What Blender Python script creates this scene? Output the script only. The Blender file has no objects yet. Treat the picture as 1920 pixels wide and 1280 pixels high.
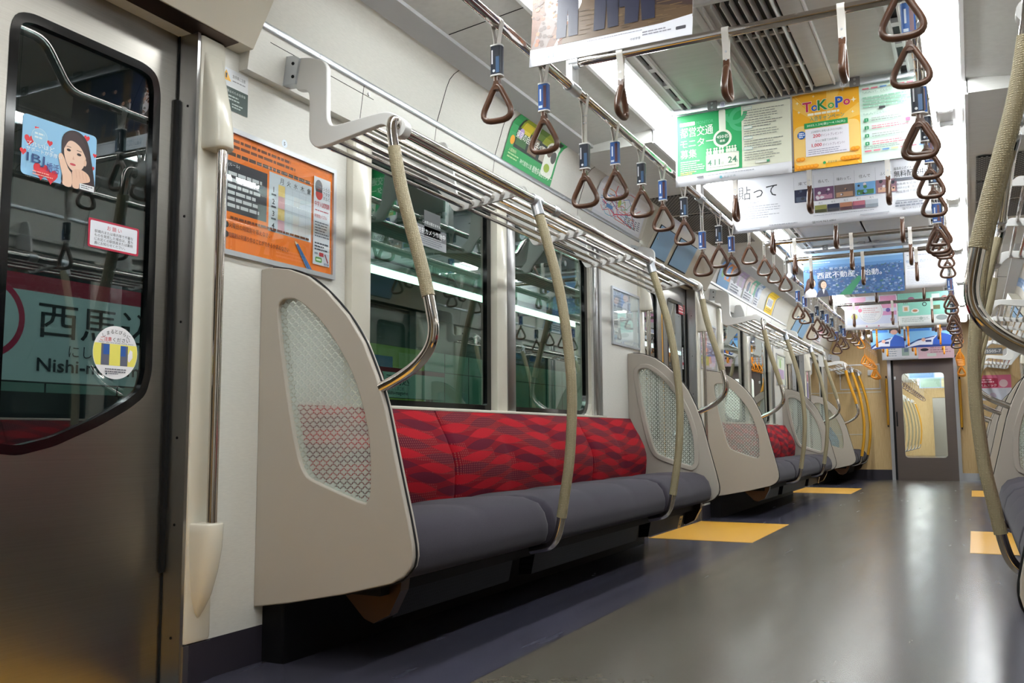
import bpy, bmesh, math, random
from mathutils import Vector, Matrix
random.seed(7)
PI = math.pi
C = bpy.context.scene.collection
SC = bpy.context.scene

# ------------------------------------------------------------------ camera, world, exposure
cam_d = bpy.data.cameras.new('camera')
cam = bpy.data.objects.new('camera', cam_d); C.objects.link(cam)
YAW, PITCH, ROLL, FPX = 0.46614376, 0.10332609, -0.00558177, 1707.87
fwd = Vector((-math.sin(YAW)*math.cos(PITCH), math.cos(YAW)*math.cos(PITCH), math.sin(PITCH)))
rgt = Vector((math.cos(YAW), math.sin(YAW), 0)); upv = rgt.cross(fwd)
r2 = rgt*math.cos(ROLL) + upv*math.sin(ROLL); u2 = -rgt*math.sin(ROLL) + upv*math.cos(ROLL)
cam.matrix_world = Matrix(((r2.x, u2.x, -fwd.x, .6045), (r2.y, u2.y, -fwd.y, 0), (r2.z, u2.z, -fwd.z, .62), (0, 0, 0, 1)))
cam_d.sensor_width = 36.0; cam_d.lens = 36.0*FPX/1920.0; cam_d.clip_start = .02; cam_d.clip_end = 100
SC.camera = cam
w = bpy.data.worlds.new('world'); SC.world = w; w.use_nodes = True
w.node_tree.nodes['Background'].inputs[0].default_value = (.02, .025, .03, 1)
w.node_tree.nodes['Background'].inputs[1].default_value = .3
SC.view_settings.view_transform = 'Standard'; SC.view_settings.look = 'None'
SC.view_settings.gamma = 1.0; SC.view_settings.use_curve_mapping = False
SC.view_settings.exposure = 0.2
SC.cycles.use_denoising = True
SC.cycles.max_bounces = 10; SC.cycles.transparent_max_bounces = 24; SC.cycles.glossy_bounces = 5
LAMP = 30.0           # strength of the car's tube lamps
PLAT = 9.0            # strength of the station's tube lamps
EDGE = 22.0           # strength of the unseen fill lamps added to light the station sign

P = 4.885             # distance from one door to the next along the car
L0, L1 = 1.985, 5.14  # bench between these two end panels
DX = -.012            # the right-hand furniture sits a hair closer

# ------------------------------------------------------------------ materials
def lin(h):
    if isinstance(h, str):
        v = [int(h[i:i+2], 16)/255 for i in (0, 2, 4)]
        return tuple(c/12.92 if c <= .04045 else ((c+.055)/1.055)**2.4 for c in v)
    return h
def mat(name, col, rough=.5, metal=0.0, spec=.5, emit=0.0, coat=0.0):
    m = bpy.data.materials.new(name); m.use_nodes = True
    b = m.node_tree.nodes['Principled BSDF']; c = lin(col)
    b.inputs['Base Color'].default_value = (*c, 1); b.inputs['Roughness'].default_value = rough
    b.inputs['Metallic'].default_value = metal; b.inputs['Specular IOR Level'].default_value = spec
    b.inputs['Coat Weight'].default_value = coat
    if emit: b.inputs['Emission Color'].default_value = (*c, 1); b.inputs['Emission Strength'].default_value = emit
    m.diffuse_color = (*c, 1)
    return m
class N:                                   # small helper for node trees
    def __init__(s, m): s.t = m.node_tree; s.b = s.t.nodes.get('Principled BSDF'); s.out = s.t.nodes['Material Output']
    def n(s, typ, **kw):
        x = s.t.nodes.new(typ)
        for k, v in kw.items(): setattr(x, k, v)
        return x
    def l(s, a, b): s.t.links.new(a, b)
    def m(s, op, a, b=None, c=None):
        x = s.n('ShaderNodeMath', operation=op)
        for i, v in enumerate((a, b, c)):
            if v is None: continue
            if isinstance(v, (int, float)): x.inputs[i].default_value = v
            else: s.l(v, x.inputs[i])
        return x.outputs[0]
    def pos(s):
        tc = s.n('ShaderNodeTexCoord'); sp = s.n('ShaderNodeSeparateXYZ'); s.l(tc.outputs['Object'], sp.inputs[0])
        return tc.outputs['Object'], sp.outputs[0], sp.outputs[1], sp.outputs[2]
    def noise(s, vec, scale, detail=3, sc=(1, 1, 1)):
        mp = s.n('ShaderNodeMapping'); s.l(vec, mp.inputs[0]); mp.inputs['Scale'].default_value = sc
        x = s.n('ShaderNodeTexNoise'); s.l(mp.outputs[0], x.inputs['Vector']); x.inputs['Scale'].default_value = scale; x.inputs['Detail'].default_value = detail
        return x.outputs['Fac']
    def mix(s, f, a, b):
        x = s.n('ShaderNodeMix', data_type='RGBA')
        if isinstance(f, (int, float)): x.inputs[0].default_value = f
        else: s.l(f, x.inputs[0])
        for i, v in ((6, a), (7, b)):
            if isinstance(v, (str, tuple)): x.inputs[i].default_value = (*lin(v), 1)
            else: s.l(v, x.inputs[i])
        return x.outputs[2]
    def bump(s, h, strength=.3, dist=.002):
        x = s.n('ShaderNodeBump'); x.inputs['Strength'].default_value = strength; x.inputs['Distance'].default_value = dist
        s.l(h, x.inputs['Height']); s.l(x.outputs[0], s.b.inputs['Normal'])
    def range(s, v, a, b, lo=0.0, hi=1.0):
        x = s.n('ShaderNodeMapRange'); s.l(v, x.inputs[0])
        for i, q in enumerate((a, b, lo, hi)): x.inputs[i+1].default_value = q
        return x.outputs[0]

def m_cream(name, col, rough=.35, spec=.4):
    m = mat(name, col, rough, 0, spec); k = N(m); v, x, y, z = k.pos()
    f = k.noise(v, 6, 4, (1, 8, 60)); k.l(k.mix(k.range(f, .35, .7), col, tuple(c*.93 for c in lin(col))), k.b.inputs['Base Color'])
    return m
def m_steel(name, col, rough, sc):
    m = mat(name, col, rough, 1.0); k = N(m); v, x, y, z = k.pos()
    f = k.noise(v, 5, 5, sc); k.l(k.range(f, .3, .7, rough*.93, rough*1.07), k.b.inputs['Roughness'])
    k.l(k.mix(k.range(f, .3, .7), tuple(c*.92 for c in lin(col)), lin(col)), k.b.inputs['Base Color'])
    return m
def m_floor():
    m = mat('floor_vinyl', '6A645A', .3, 0, .27); k = N(m); v, x, y, z = k.pos()
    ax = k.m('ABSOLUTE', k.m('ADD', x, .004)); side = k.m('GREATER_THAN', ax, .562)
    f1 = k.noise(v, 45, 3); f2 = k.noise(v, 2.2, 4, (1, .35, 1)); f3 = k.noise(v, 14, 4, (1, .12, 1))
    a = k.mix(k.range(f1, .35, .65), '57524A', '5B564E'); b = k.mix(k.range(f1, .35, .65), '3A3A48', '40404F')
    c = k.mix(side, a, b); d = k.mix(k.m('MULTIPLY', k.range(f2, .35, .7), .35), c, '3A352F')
    k.l(d, k.b.inputs['Base Color'])
    seam = k.m('LESS_THAN', k.m('ABSOLUTE', k.m('SUBTRACT', ax, .562)), .0018)
    k.l(k.mix(seam, d, '2E2A2A'), k.b.inputs['Base Color'])
    k.l(k.range(f3, .3, .75, .22, .28), k.b.inputs['Roughness'])
    return m
def m_glass(name, tint, refl=1.0, ior=1.5):
    m = bpy.data.materials.new(name); m.use_nodes = True; k = N(m); k.t.nodes.remove(k.b)
    lw = k.n('ShaderNodeLayerWeight'); lw.inputs[0].default_value = .5; f0 = ((ior-1)/(ior+1))**2
    fr = k.m('ADD', f0, k.m('MULTIPLY', 1-f0, k.m('POWER', lw.outputs['Facing'], 5.0)))
    tr = k.n('ShaderNodeBsdfTransparent'); tr.inputs[0].default_value = (*lin(tint), 1)
    gl = k.n('ShaderNodeBsdfGlossy'); gl.inputs['Roughness'].default_value = .0; gl.inputs[0].default_value = (1, 1, 1, 1)
    mx = k.n('ShaderNodeMixShader'); k.l(k.m('MINIMUM', k.m('MULTIPLY', fr, refl), 1.0), mx.inputs[0]); k.l(tr.outputs[0], mx.inputs[1]); k.l(gl.outputs[0], mx.inputs[2])
    k.l(mx.outputs[0], k.out.inputs[0]); return m
def m_etched():
    # overlapping-circle etching: frosted glass with clear petals
    m = mat('etched_glass', 'BFC6C0', .45, 0, .5); k = N(m); v, x, y, z = k.pos(); s = .0165
    def cell(q): return k.m('ABSOLUTE', k.m('SUBTRACT', k.m('FRACT', k.m('DIVIDE', k.m('ADD', q, 10.0), s)), .5))
    a, b = cell(k.m('MULTIPLY', k.m('ADD', x, z), .7071)), cell(k.m('MULTIPLY', k.m('SUBTRACT', x, z), .7071))
    def d(p, q): return k.m('SQRT', k.m('ADD', k.m('MULTIPLY', p, p), k.m('MULTIPLY', q, q)))
    d1 = d(k.m('SUBTRACT', 1.0, a), b); d2 = d(a, k.m('SUBTRACT', 1.0, b))
    petal = k.m('LESS_THAN', k.m('MINIMUM', d1, d2), .685)
    tr = k.n('ShaderNodeBsdfTransparent'); tr.inputs[0].default_value = (.93, .96, .94, 1)
    tl = k.n('ShaderNodeBsdfTranslucent'); tl.inputs[0].default_value = (.62, .68, .65, 1)
    df = k.n('ShaderNodeMixShader'); df.inputs[0].default_value = .42; k.l(k.b.outputs[0], df.inputs[1]); k.l(tl.outputs[0], df.inputs[2])
    f = k.m('ADD', k.m('MULTIPLY', petal, .70), .24)
    mx = k.n('ShaderNodeMixShader'); k.l(f, mx.inputs[0]); k.l(df.outputs[0], mx.inputs[1]); k.l(tr.outputs[0], mx.inputs[2]); k.l(mx.outputs[0], k.out.inputs[0])
    return m
def m_moquette(name, bright, mid, dark, dot):
    # seat-back cloth: leaf-shaped waves with dotted bands
    m = mat(name, mid, .92, 0, .15); k = N(m); v, x, y, z = k.pos()
    a = k.m('ADD', k.m('DIVIDE', z, .037), k.m('MULTIPLY', k.m('SINE', k.m('MULTIPLY', y, 7.0)), .45))
    row = k.m('FLOOR', a); fr = k.m('ABSOLUTE', k.m('SUBTRACT', k.m('FRACT', a), .5))
    ph = k.m('ADD', k.m('MULTIPLY', y, 2*PI/.50), k.m('MULTIPLY', row, 2.4)); w1 = k.m('COSINE', ph)
    def lens(q, e, h): return k.m('LESS_THAN', fr, k.m('MULTIPLY', k.m('POWER', k.m('MAXIMUM', q, 0.0), e), h))
    leaf = lens(w1, 1.1, .47); shade = lens(k.m('MULTIPLY', w1, -1.0), .9, .5)
    dots = k.m('GREATER_THAN', k.m('MULTIPLY', k.m('SINE', k.m('MULTIPLY', k.m('ADD', y, k.m('MULTIPLY', k.m('FLOOR', k.m('DIVIDE', z, .0085)), .006)), 2*PI/.012)), k.m('SINE', k.m('MULTIPLY', z, 2*PI/.017))), .40)
    w3 = k.m('GREATER_THAN', k.m('COSINE', k.m('ADD', k.m('MULTIPLY', ph, .5), 1.3)), -.5)
    c = k.mix(shade, mid, dark); c = k.mix(k.m('MULTIPLY', dots, k.m('MULTIPLY', w3, .75)), c, dot); c = k.mix(leaf, c, bright)
    f = k.noise(v, 420, 2); c2 = k.mix(k.range(f, .3, .7, 0, .3), c, dark); k.l(c2, k.b.inputs['Base Color']); k.bump(f, .4, .001)
    return m
def m_cloth(name, c1, c2):
    m = mat(name, c1, .95, 0, .1); k = N(m); v, x, y, z = k.pos(); f = k.noise(v, 500, 2); f2 = k.noise(v, 7, 3)
    c = k.mix(k.range(f, .3, .7), c1, c2); k.l(k.mix(k.range(f2, .3, .8, 0, .35), c, tuple(q*.7 for q in lin(c1))), k.b.inputs['Base Color']); k.bump(f, .3, .0008)
    k.b.inputs['Sheen Weight'].default_value = .08
    return m
def m_sleeve(name, col):
    m = mat(name, col, .42, 0, .45); k = N(m); v, x, y, z = k.pos()
    vo = k.n('ShaderNodeTexVoronoi'); k.l(v, vo.inputs['Vector']); vo.inputs['Scale'].default_value = 215; vo.inputs['Randomness'].default_value = .25
    h = k.range(vo.outputs['Distance'], .1, .55, 1, 0); k.bump(h, .9, .0016)
    k.l(k.mix(h, tuple(q*.72 for q in lin(col)), col), k.b.inputs['Base Color']); return m
def m_holes(name, col, hole, sx, sy, r, ax=('x', 'y')):
    m = mat(name, col, .5, 0, .2); k = N(m); v, x, y, z = k.pos(); q = dict(x=x, y=y, z=z)
    a, b = q[ax[0]], q[ax[1]]
    rw = k.m('FLOOR', k.m('DIVIDE', k.m('ADD', b, 20.0), sy)); off = k.m('MULTIPLY', k.m('FRACT', k.m('MULTIPLY', rw, .5)), sx)
    u = k.m('SUBTRACT', k.m('FRACT', k.m('DIVIDE', k.m('ADD', k.m('ADD', a, 20.0), off), sx)), .5); w_ = k.m('SUBTRACT', k.m('FRACT', k.m('DIVIDE', k.m('ADD', b, 20.0), sy)), .5)
    d = k.m('SQRT', k.m('ADD', k.m('POWER', k.m('MULTIPLY', u, sx), 2.0), k.m('POWER', k.m('MULTIPLY', w_, sy), 2.0)))
    k.l(k.mix(k.m('LESS_THAN', d, r), col, hole), k.b.inputs['Base Color']); return m
def m_wood():
    m = mat('pale_wood_laminate', 'D6C096', .45, 0, .4); k = N(m); v, x, y, z = k.pos(); f = k.noise(v, 9, 5, (14, 14, .8))
    k.l(k.mix(k.range(f, .3, .7), 'C0A06E', 'CFB384'), k.b.inputs['Base Color']); return m
def m_lamp(name, col, s):
    m = bpy.data.materials.new(name); m.use_nodes = True; k = N(m); k.t.nodes.remove(k.b)
    e = k.n('ShaderNodeEmission'); e.inputs[0].default_value = (*col, 1); e.inputs[1].default_value = s; k.l(e.outputs[0], k.out.inputs[0]); return m

M = dict(
 cream=m_cream('cream_panel', 'D7D6D0'), cream_gloss=mat('cream_moulding', 'D2CEC1', .2, 0, .5), part=mat('partition_shell', 'A9A298', .5, 0, .3),
 ceil=m_cream('ceiling_panel', 'D0D0CD', .45, .3), mold=mat('grey_trim', 'AEAFB1', .4), alu=mat('brushed_aluminium', 'C2C6CC', .32, .9), white=mat('white_enamel', 'E2E3E4', .35),
 steel=m_steel('brushed_steel', '9C9892', .3, (1, .5, 70)), dsteel=m_steel('dark_steel', '7E746F', .4, (.5, 1, 70)), steel2=m_steel('steel_edge', 'A6A6A6', .3, (3, 3, .4)), chrome=mat('chrome', 'CFC8C2', .1, 1.0),
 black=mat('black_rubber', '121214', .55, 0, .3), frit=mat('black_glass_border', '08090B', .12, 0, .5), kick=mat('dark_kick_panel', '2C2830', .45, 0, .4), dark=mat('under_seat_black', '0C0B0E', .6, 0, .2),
 floor=m_floor(), yellow=mat('yellow_floor_vinyl', 'D9A23A', .32, 0, .5), glass=m_glass('window_glass', 'B4D6C8', 2.0, 1.5), doorglass=m_glass('door_glass', 'C4D4D4', 2.2, 1.5), clear=m_glass('clear_glass', 'FBFEFD', 1.0, 1.5),
 etched=m_etched(), red=m_moquette('red_wave_moquette', 'A2121E', '7A0D1A', '561124', '8C4C46'), blue=m_moquette('blue_wave_moquette', '5C8CB4', '3D6A92', '35587C', '8FB0C4'),
 seat=m_cloth('grey_seat_cloth', '3B3740', '322F37'), sleeve=m_sleeve('dimpled_beige_sleeve', 'A29676'), ysleeve=m_sleeve('dimpled_yellow_sleeve', 'E2A215'),
 brown=mat('brown_plastic', '553828', .32, 0, .5), orange=mat('orange_plastic', 'E08A12', .32), belt=mat('white_strap_belt', 'D6D2CC', .5), obelt=mat('orange_strap_belt', 'D98E1C', .5),
 grille=m_holes('black_grille', '8E8C8A', '0B0B0C', .022, .019, .0085), heater=m_holes('heater_grille', '131219', '050506', .012, .01, .0042, ('y', 'z')), wood=m_wood(), copper=mat('dark_steel_bracket', '4E3E36', .35, .9),
 lamp=m_lamp('tube_lamp_light', (.965, 1, .985), LAMP), plamp=m_lamp('station_lamp_light', (.9, 1, .96), PLAT), fill_lamp=m_lamp('added_fill_light', (.95, 1, .97), EDGE), refl=mat('lamp_trough_white', 'F2F2F4', .4), pwall=mat('station_wall_tile', '8FB8A8', .35), pfloor=mat('station_floor', '6C7478', .5), pdark=mat('station_dark_tile', '22282B', .4),
 rack=mat('pale_grey_casting', 'CFCFCE', .4, 0, .4), paper=mat('white_poster_paper', 'E6E8EE', .45), clearp=mat('steel_plate', '8C8C90', .35, .8))
_pc = {}
def ink(c):
    if c not in _pc: _pc[c] = mat('print_' + c.lower(), c, .4, 0, .45)
    return _pc[c]

# ------------------------------------------------------------------ geometry helpers
ORG = {}                                    # world origin of every built object
def org(o): return ORG.get(o, Vector((0, 0, 0)))
class MB:
    def __init__(s, sx=1): s.bm = bmesh.new(); s.mats = []; s.cur = 0; s.sx = sx
    def use(s, m):
        if m not in s.mats: s.mats.append(m)
        s.cur = s.mats.index(m); return s
    def face(s, vs):
        try: f = s.bm.faces.new(vs); f.material_index = s.cur; return f
        except ValueError: return None
    def v(s, x, y, z): return s.bm.verts.new((x, y, z))
    def box(s, x0, x1, y0, y1, z0, z1, bev=0.0):
        x0, x1 = sorted((x0, x1)); y0, y1 = sorted((y0, y1)); z0, z1 = sorted((z0, z1))
        q = [s.v(x, y, z) for x in (x0, x1) for y in (y0, y1) for z in (z0, z1)]
        fs = [s.face([q[i] for i in t]) for t in ((0, 1, 3, 2), (4, 6, 7, 5), (0, 4, 5, 1), (2, 3, 7, 6), (0, 2, 6, 4), (1, 5, 7, 3))]
        if bev:
            es = list({e for f in fs for e in f.edges})
            r = bmesh.ops.bevel(s.bm, geom=es, offset=bev, segments=2, affect='EDGES', profile=.5)
            for f in r['faces']: f.material_index = s.cur
        return s
    def prism(s, pts, ax, a, b):             # pts: outline in the two other axes (x<y<z order)
        def P(p, t): return {'x': (t, p[0], p[1]), 'y': (p[0], t, p[1]), 'z': (p[0], p[1], t)}[ax]
        A = [s.v(*P(p, a)) for p in pts]; B = [s.v(*P(p, b)) for p in pts]; n = len(pts)
        s.face(A[::-1]); s.face(B)
        for i in range(n): s.face((A[i], A[(i+1) % n], B[(i+1) % n], B[i]))
        return s
    def ring(s, outer, inner, ax, a, b):     # prism with one hole; outlines of equal length
        def P(p, t): return {'x': (t, p[0], p[1]), 'y': (p[0], t, p[1]), 'z': (p[0], p[1], t)}[ax]
        n = len(outer); L = [[s.v(*P(p, t)) for p in o] for o in (outer, inner) for t in (a, b)]
        for i in range(n):
            j = (i+1) % n; oa, ob, ia, ib = L
            s.face((oa[i], oa[j], ia[j], ia[i])); s.face((ob[j], ob[i], ib[i], ib[j]))
            s.face((oa[j], oa[i], ob[i], ob[j])); s.face((ia[i], ia[j], ib[j], ib[i]))
        return s
    def tube(s, pts, r, seg=12, closed=False, flat=None):
        pts = [Vector(p) for p in pts]; n = len(pts); rs = r if isinstance(r, (list, tuple)) else [r]*n
        T = []
        for i in range(n):
            a = pts[(i-1) % n] if closed or i else pts[0]; b = pts[(i+1) % n] if closed or i < n-1 else pts[-1]
            T.append((b-a).normalized())
        up = Vector((0, 0, 1)) if abs(T[0].z) < .9 else Vector((0, 1, 0))
        if flat: up = Vector(flat[2])
        nx = T[0].cross(up).normalized(); rings = []
        for i in range(n):
            nx = (nx - T[i]*nx.dot(T[i])).normalized(); ny = T[i].cross(nx)
            if flat: ra, rb = flat[0], flat[1]
            else: ra = rb = rs[i]
            rings.append([s.bm.verts.new(pts[i] + nx*math.cos(2*PI*k/seg)*ra + ny*math.sin(2*PI*k/seg)*rb) for k in range(seg)])
        m = n if closed else n-1
        for i in range(m):
            a, b = rings[i], rings[(i+1) % n]
            for k in range(seg): s.face((a[k], a[(k+1) % seg], b[(k+1) % seg], b[k]))
        if not closed: s.face(rings[0][::-1]); s.face(rings[-1])
        return s
    def cyl(s, a, b, r, seg=16): return s.tube([a, b], r, seg)
    def lathe(s, prof, o, seg=20):           # prof: (radius, z) about a vertical axis at o
        R = [[s.v(o[0]+r*math.cos(2*PI*k/seg), o[1]+r*math.sin(2*PI*k/seg), o[2]+z) for k in range(seg)] for r, z in prof]
        for a, b in zip(R, R[1:]):
            for k in range(seg): s.face((a[k], a[(k+1) % seg], b[(k+1) % seg], b[k]))
        s.face(R[0][::-1]); s.face(R[-1]); return s
    def sheet(s, fn, nu, nv, closed_v=False):
        g = [[s.bm.verts.new(fn(i/nu, j/nv)) for j in range(nv + (0 if closed_v else 1))] for i in range(nu+1)]
        for i in range(nu):
            for j in range(nv):
                k = (j+1) % len(g[0]) if closed_v else j+1
                s.face((g[i][j], g[i+1][j], g[i+1][k], g[i][k]))
        if closed_v: s.face(g[0]); s.face(g[-1][::-1])
        return s
    def build(s, name, m=None, parent=None, smooth=35, recalc=True):
        if m is not None and not s.mats: s.mats = [m]
        if s.sx < 0:
            for v in s.bm.verts: v.co.x = -v.co.x + DX
            bmesh.ops.reverse_faces(s.bm, faces=s.bm.faces[:])
        if recalc: bmesh.ops.recalc_face_normals(s.bm, faces=s.bm.faces[:])
        o0 = org(parent) if parent else Vector((0, 0, 0))
        if o0.length: bmesh.ops.translate(s.bm, verts=s.bm.verts[:], vec=-o0)
        me = bpy.data.meshes.new(name); s.bm.to_mesh(me); s.bm.free()
        for q in s.mats: me.materials.append(q)
        if smooth: me.shade_smooth(); me.set_sharp_from_angle(angle=math.radians(smooth))
        o = bpy.data.objects.new(name, me); C.objects.link(o)
        if parent: o.parent = parent; ORG[o] = o0.copy()
        return o
def tag(o, label=None, cat=None, group=None, kind=None):
    if label: o['label'] = label
    if cat: o['category'] = cat
    if group: o['group'] = group
    if kind: o['kind'] = kind
    return o
def thing(name, loc, label, cat, group=None):
    o = bpy.data.objects.new(name, None); C.objects.link(o); o.location = loc; o.empty_display_size = .05
    ORG[o] = Vector(loc); return tag(o, label, cat, group)
def struct(o, label=None, cat=None): return tag(o, label, cat, None, 'structure')
def copy_tree(o, loc=None, rz=None, label=None, group=None, parent=None):
    c = o.copy(); C.objects.link(c)
    if parent: c.parent = parent
    if loc is not None: c.location = loc
    if rz is not None: c.rotation_euler = (0, 0, rz)
    if label: c['label'] = label
    if group: c['group'] = group
    for ch in o.children: copy_tree(ch, parent=c)
    return c
def shift(o, dy, **k): return copy_tree(o, (o.location.x, o.location.y+dy, o.location.z), **k)
def spline(pts, n=6):
    pts = [Vector(p) for p in pts]; out = []
    for i in range(len(pts)-1):
        p0, p1, p2, p3 = pts[max(i-1, 0)], pts[i], pts[i+1], pts[min(i+2, len(pts)-1)]
        for k in range(n):
            t = k/n; out.append(.5*((2*p1)+(p2-p0)*t+(2*p0-5*p1+4*p2-p3)*t*t+(3*p1-p0-3*p2+p3)*t**3))
    return out + [pts[-1]]
def rpoly(pts, c, n=160):                     # resample an outline by rays from c
    ang = sorted([math.atan2(p[1]-c[1], p[0]-c[0]) for p in pts] + [-PI + 2*PI*(i+.5)/n for i in range(n - len(pts))])
    out = []
    for a in ang:
        d = (math.cos(a), math.sin(a)); best = None
        for p, q in zip(pts, pts[1:]+pts[:1]):
            ex, ey = q[0]-p[0], q[1]-p[1]; den = d[0]*ey - d[1]*ex
            if abs(den) < 1e-12: continue
            t = ((p[0]-c[0])*ey - (p[1]-c[1])*ex)/den; u = ((p[0]-c[0])*d[1] - (p[1]-c[1])*d[0])/den
            if t > 0 and -1e-6 <= u <= 1+1e-6 and (best is None or t > best): best = t
        out.append((c[0]+d[0]*best, c[1]+d[1]*best))
    return out
def two(outer, inner, c, n=160):              # two outlines sampled on the same rays
    ang = [math.atan2(p[1]-c[1], p[0]-c[0]) for p in outer+inner]
    return _ray(outer, c, ang, n), _ray(inner, c, ang, n)
def _ray(pts, c, extra, n):
    ang = sorted(set([round(a, 6) for a in extra] + [round(-PI + 2*PI*(i+.5)/n, 6) for i in range(n)])); out = []
    for a in ang:
        d = (math.cos(a), math.sin(a)); best = None
        for p, q in zip(pts, pts[1:]+pts[:1]):
            ex, ey = q[0]-p[0], q[1]-p[1]; den = d[0]*ey - d[1]*ex
            if abs(den) < 1e-12: continue
            t = ((p[0]-c[0])*ey - (p[1]-c[1])*ex)/den; u = ((p[0]-c[0])*d[1] - (p[1]-c[1])*d[0])/den
            if t > 0 and -1e-5 <= u <= 1+1e-5 and (best is None or t > best): best = t
        out.append((c[0]+d[0]*best, c[1]+d[1]*best))
    return out
def smooth2(pts, n=5, closed=True):           # rounded version of an outline
    out = []; m = len(pts)
    for i in range(m):
        p0, p1, p2, p3 = pts[i-1], pts[i], pts[(i+1) % m], pts[(i+2) % m]
        for k in range(n):
            t = k/n; out.append(tuple(.5*((2*p1[j])+(p2[j]-p0[j])*t+(2*p0[j]-5*p1[j]+4*p2[j]-p3[j])*t*t+(3*p1[j]-p0[j]-3*p2[j]+p3[j])*t**3) for j in (0, 1)))
    return out
def round_poly(pts, r, n=5):                  # corners cut with arcs (quadratic)
    out = []; m = len(pts)
    for i in range(m):
        rr = r[i] if isinstance(r, (list, tuple)) else r
        p, a, b = Vector(pts[i]), Vector(pts[i-1]), Vector(pts[(i+1) % m])
        da, db = (a-p), (b-p); ra = min(rr, da.length*.49); rb = min(rr, db.length*.49)
        A, B = p+da.normalized()*ra, p+db.normalized()*rb
        for k in range(n+1):
            t = k/n; q = A*(1-t)**2 + p*2*t*(1-t) + B*t*t; out.append((q.x, q.y))
    return out
def inset(pts, d):
    out = []; m = len(pts); ar = sum(pts[i-1][0]*pts[i][1]-pts[i][0]*pts[i-1][1] for i in range(m)); sg = 1 if ar > 0 else -1
    for i in range(m):
        a, b = Vector(pts[i-1]), Vector(pts[(i+1) % m]); t = (b-a).normalized(); out.append((pts[i][0]-t.y*d*sg, pts[i][1]+t.x*d*sg))
    return out

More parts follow.
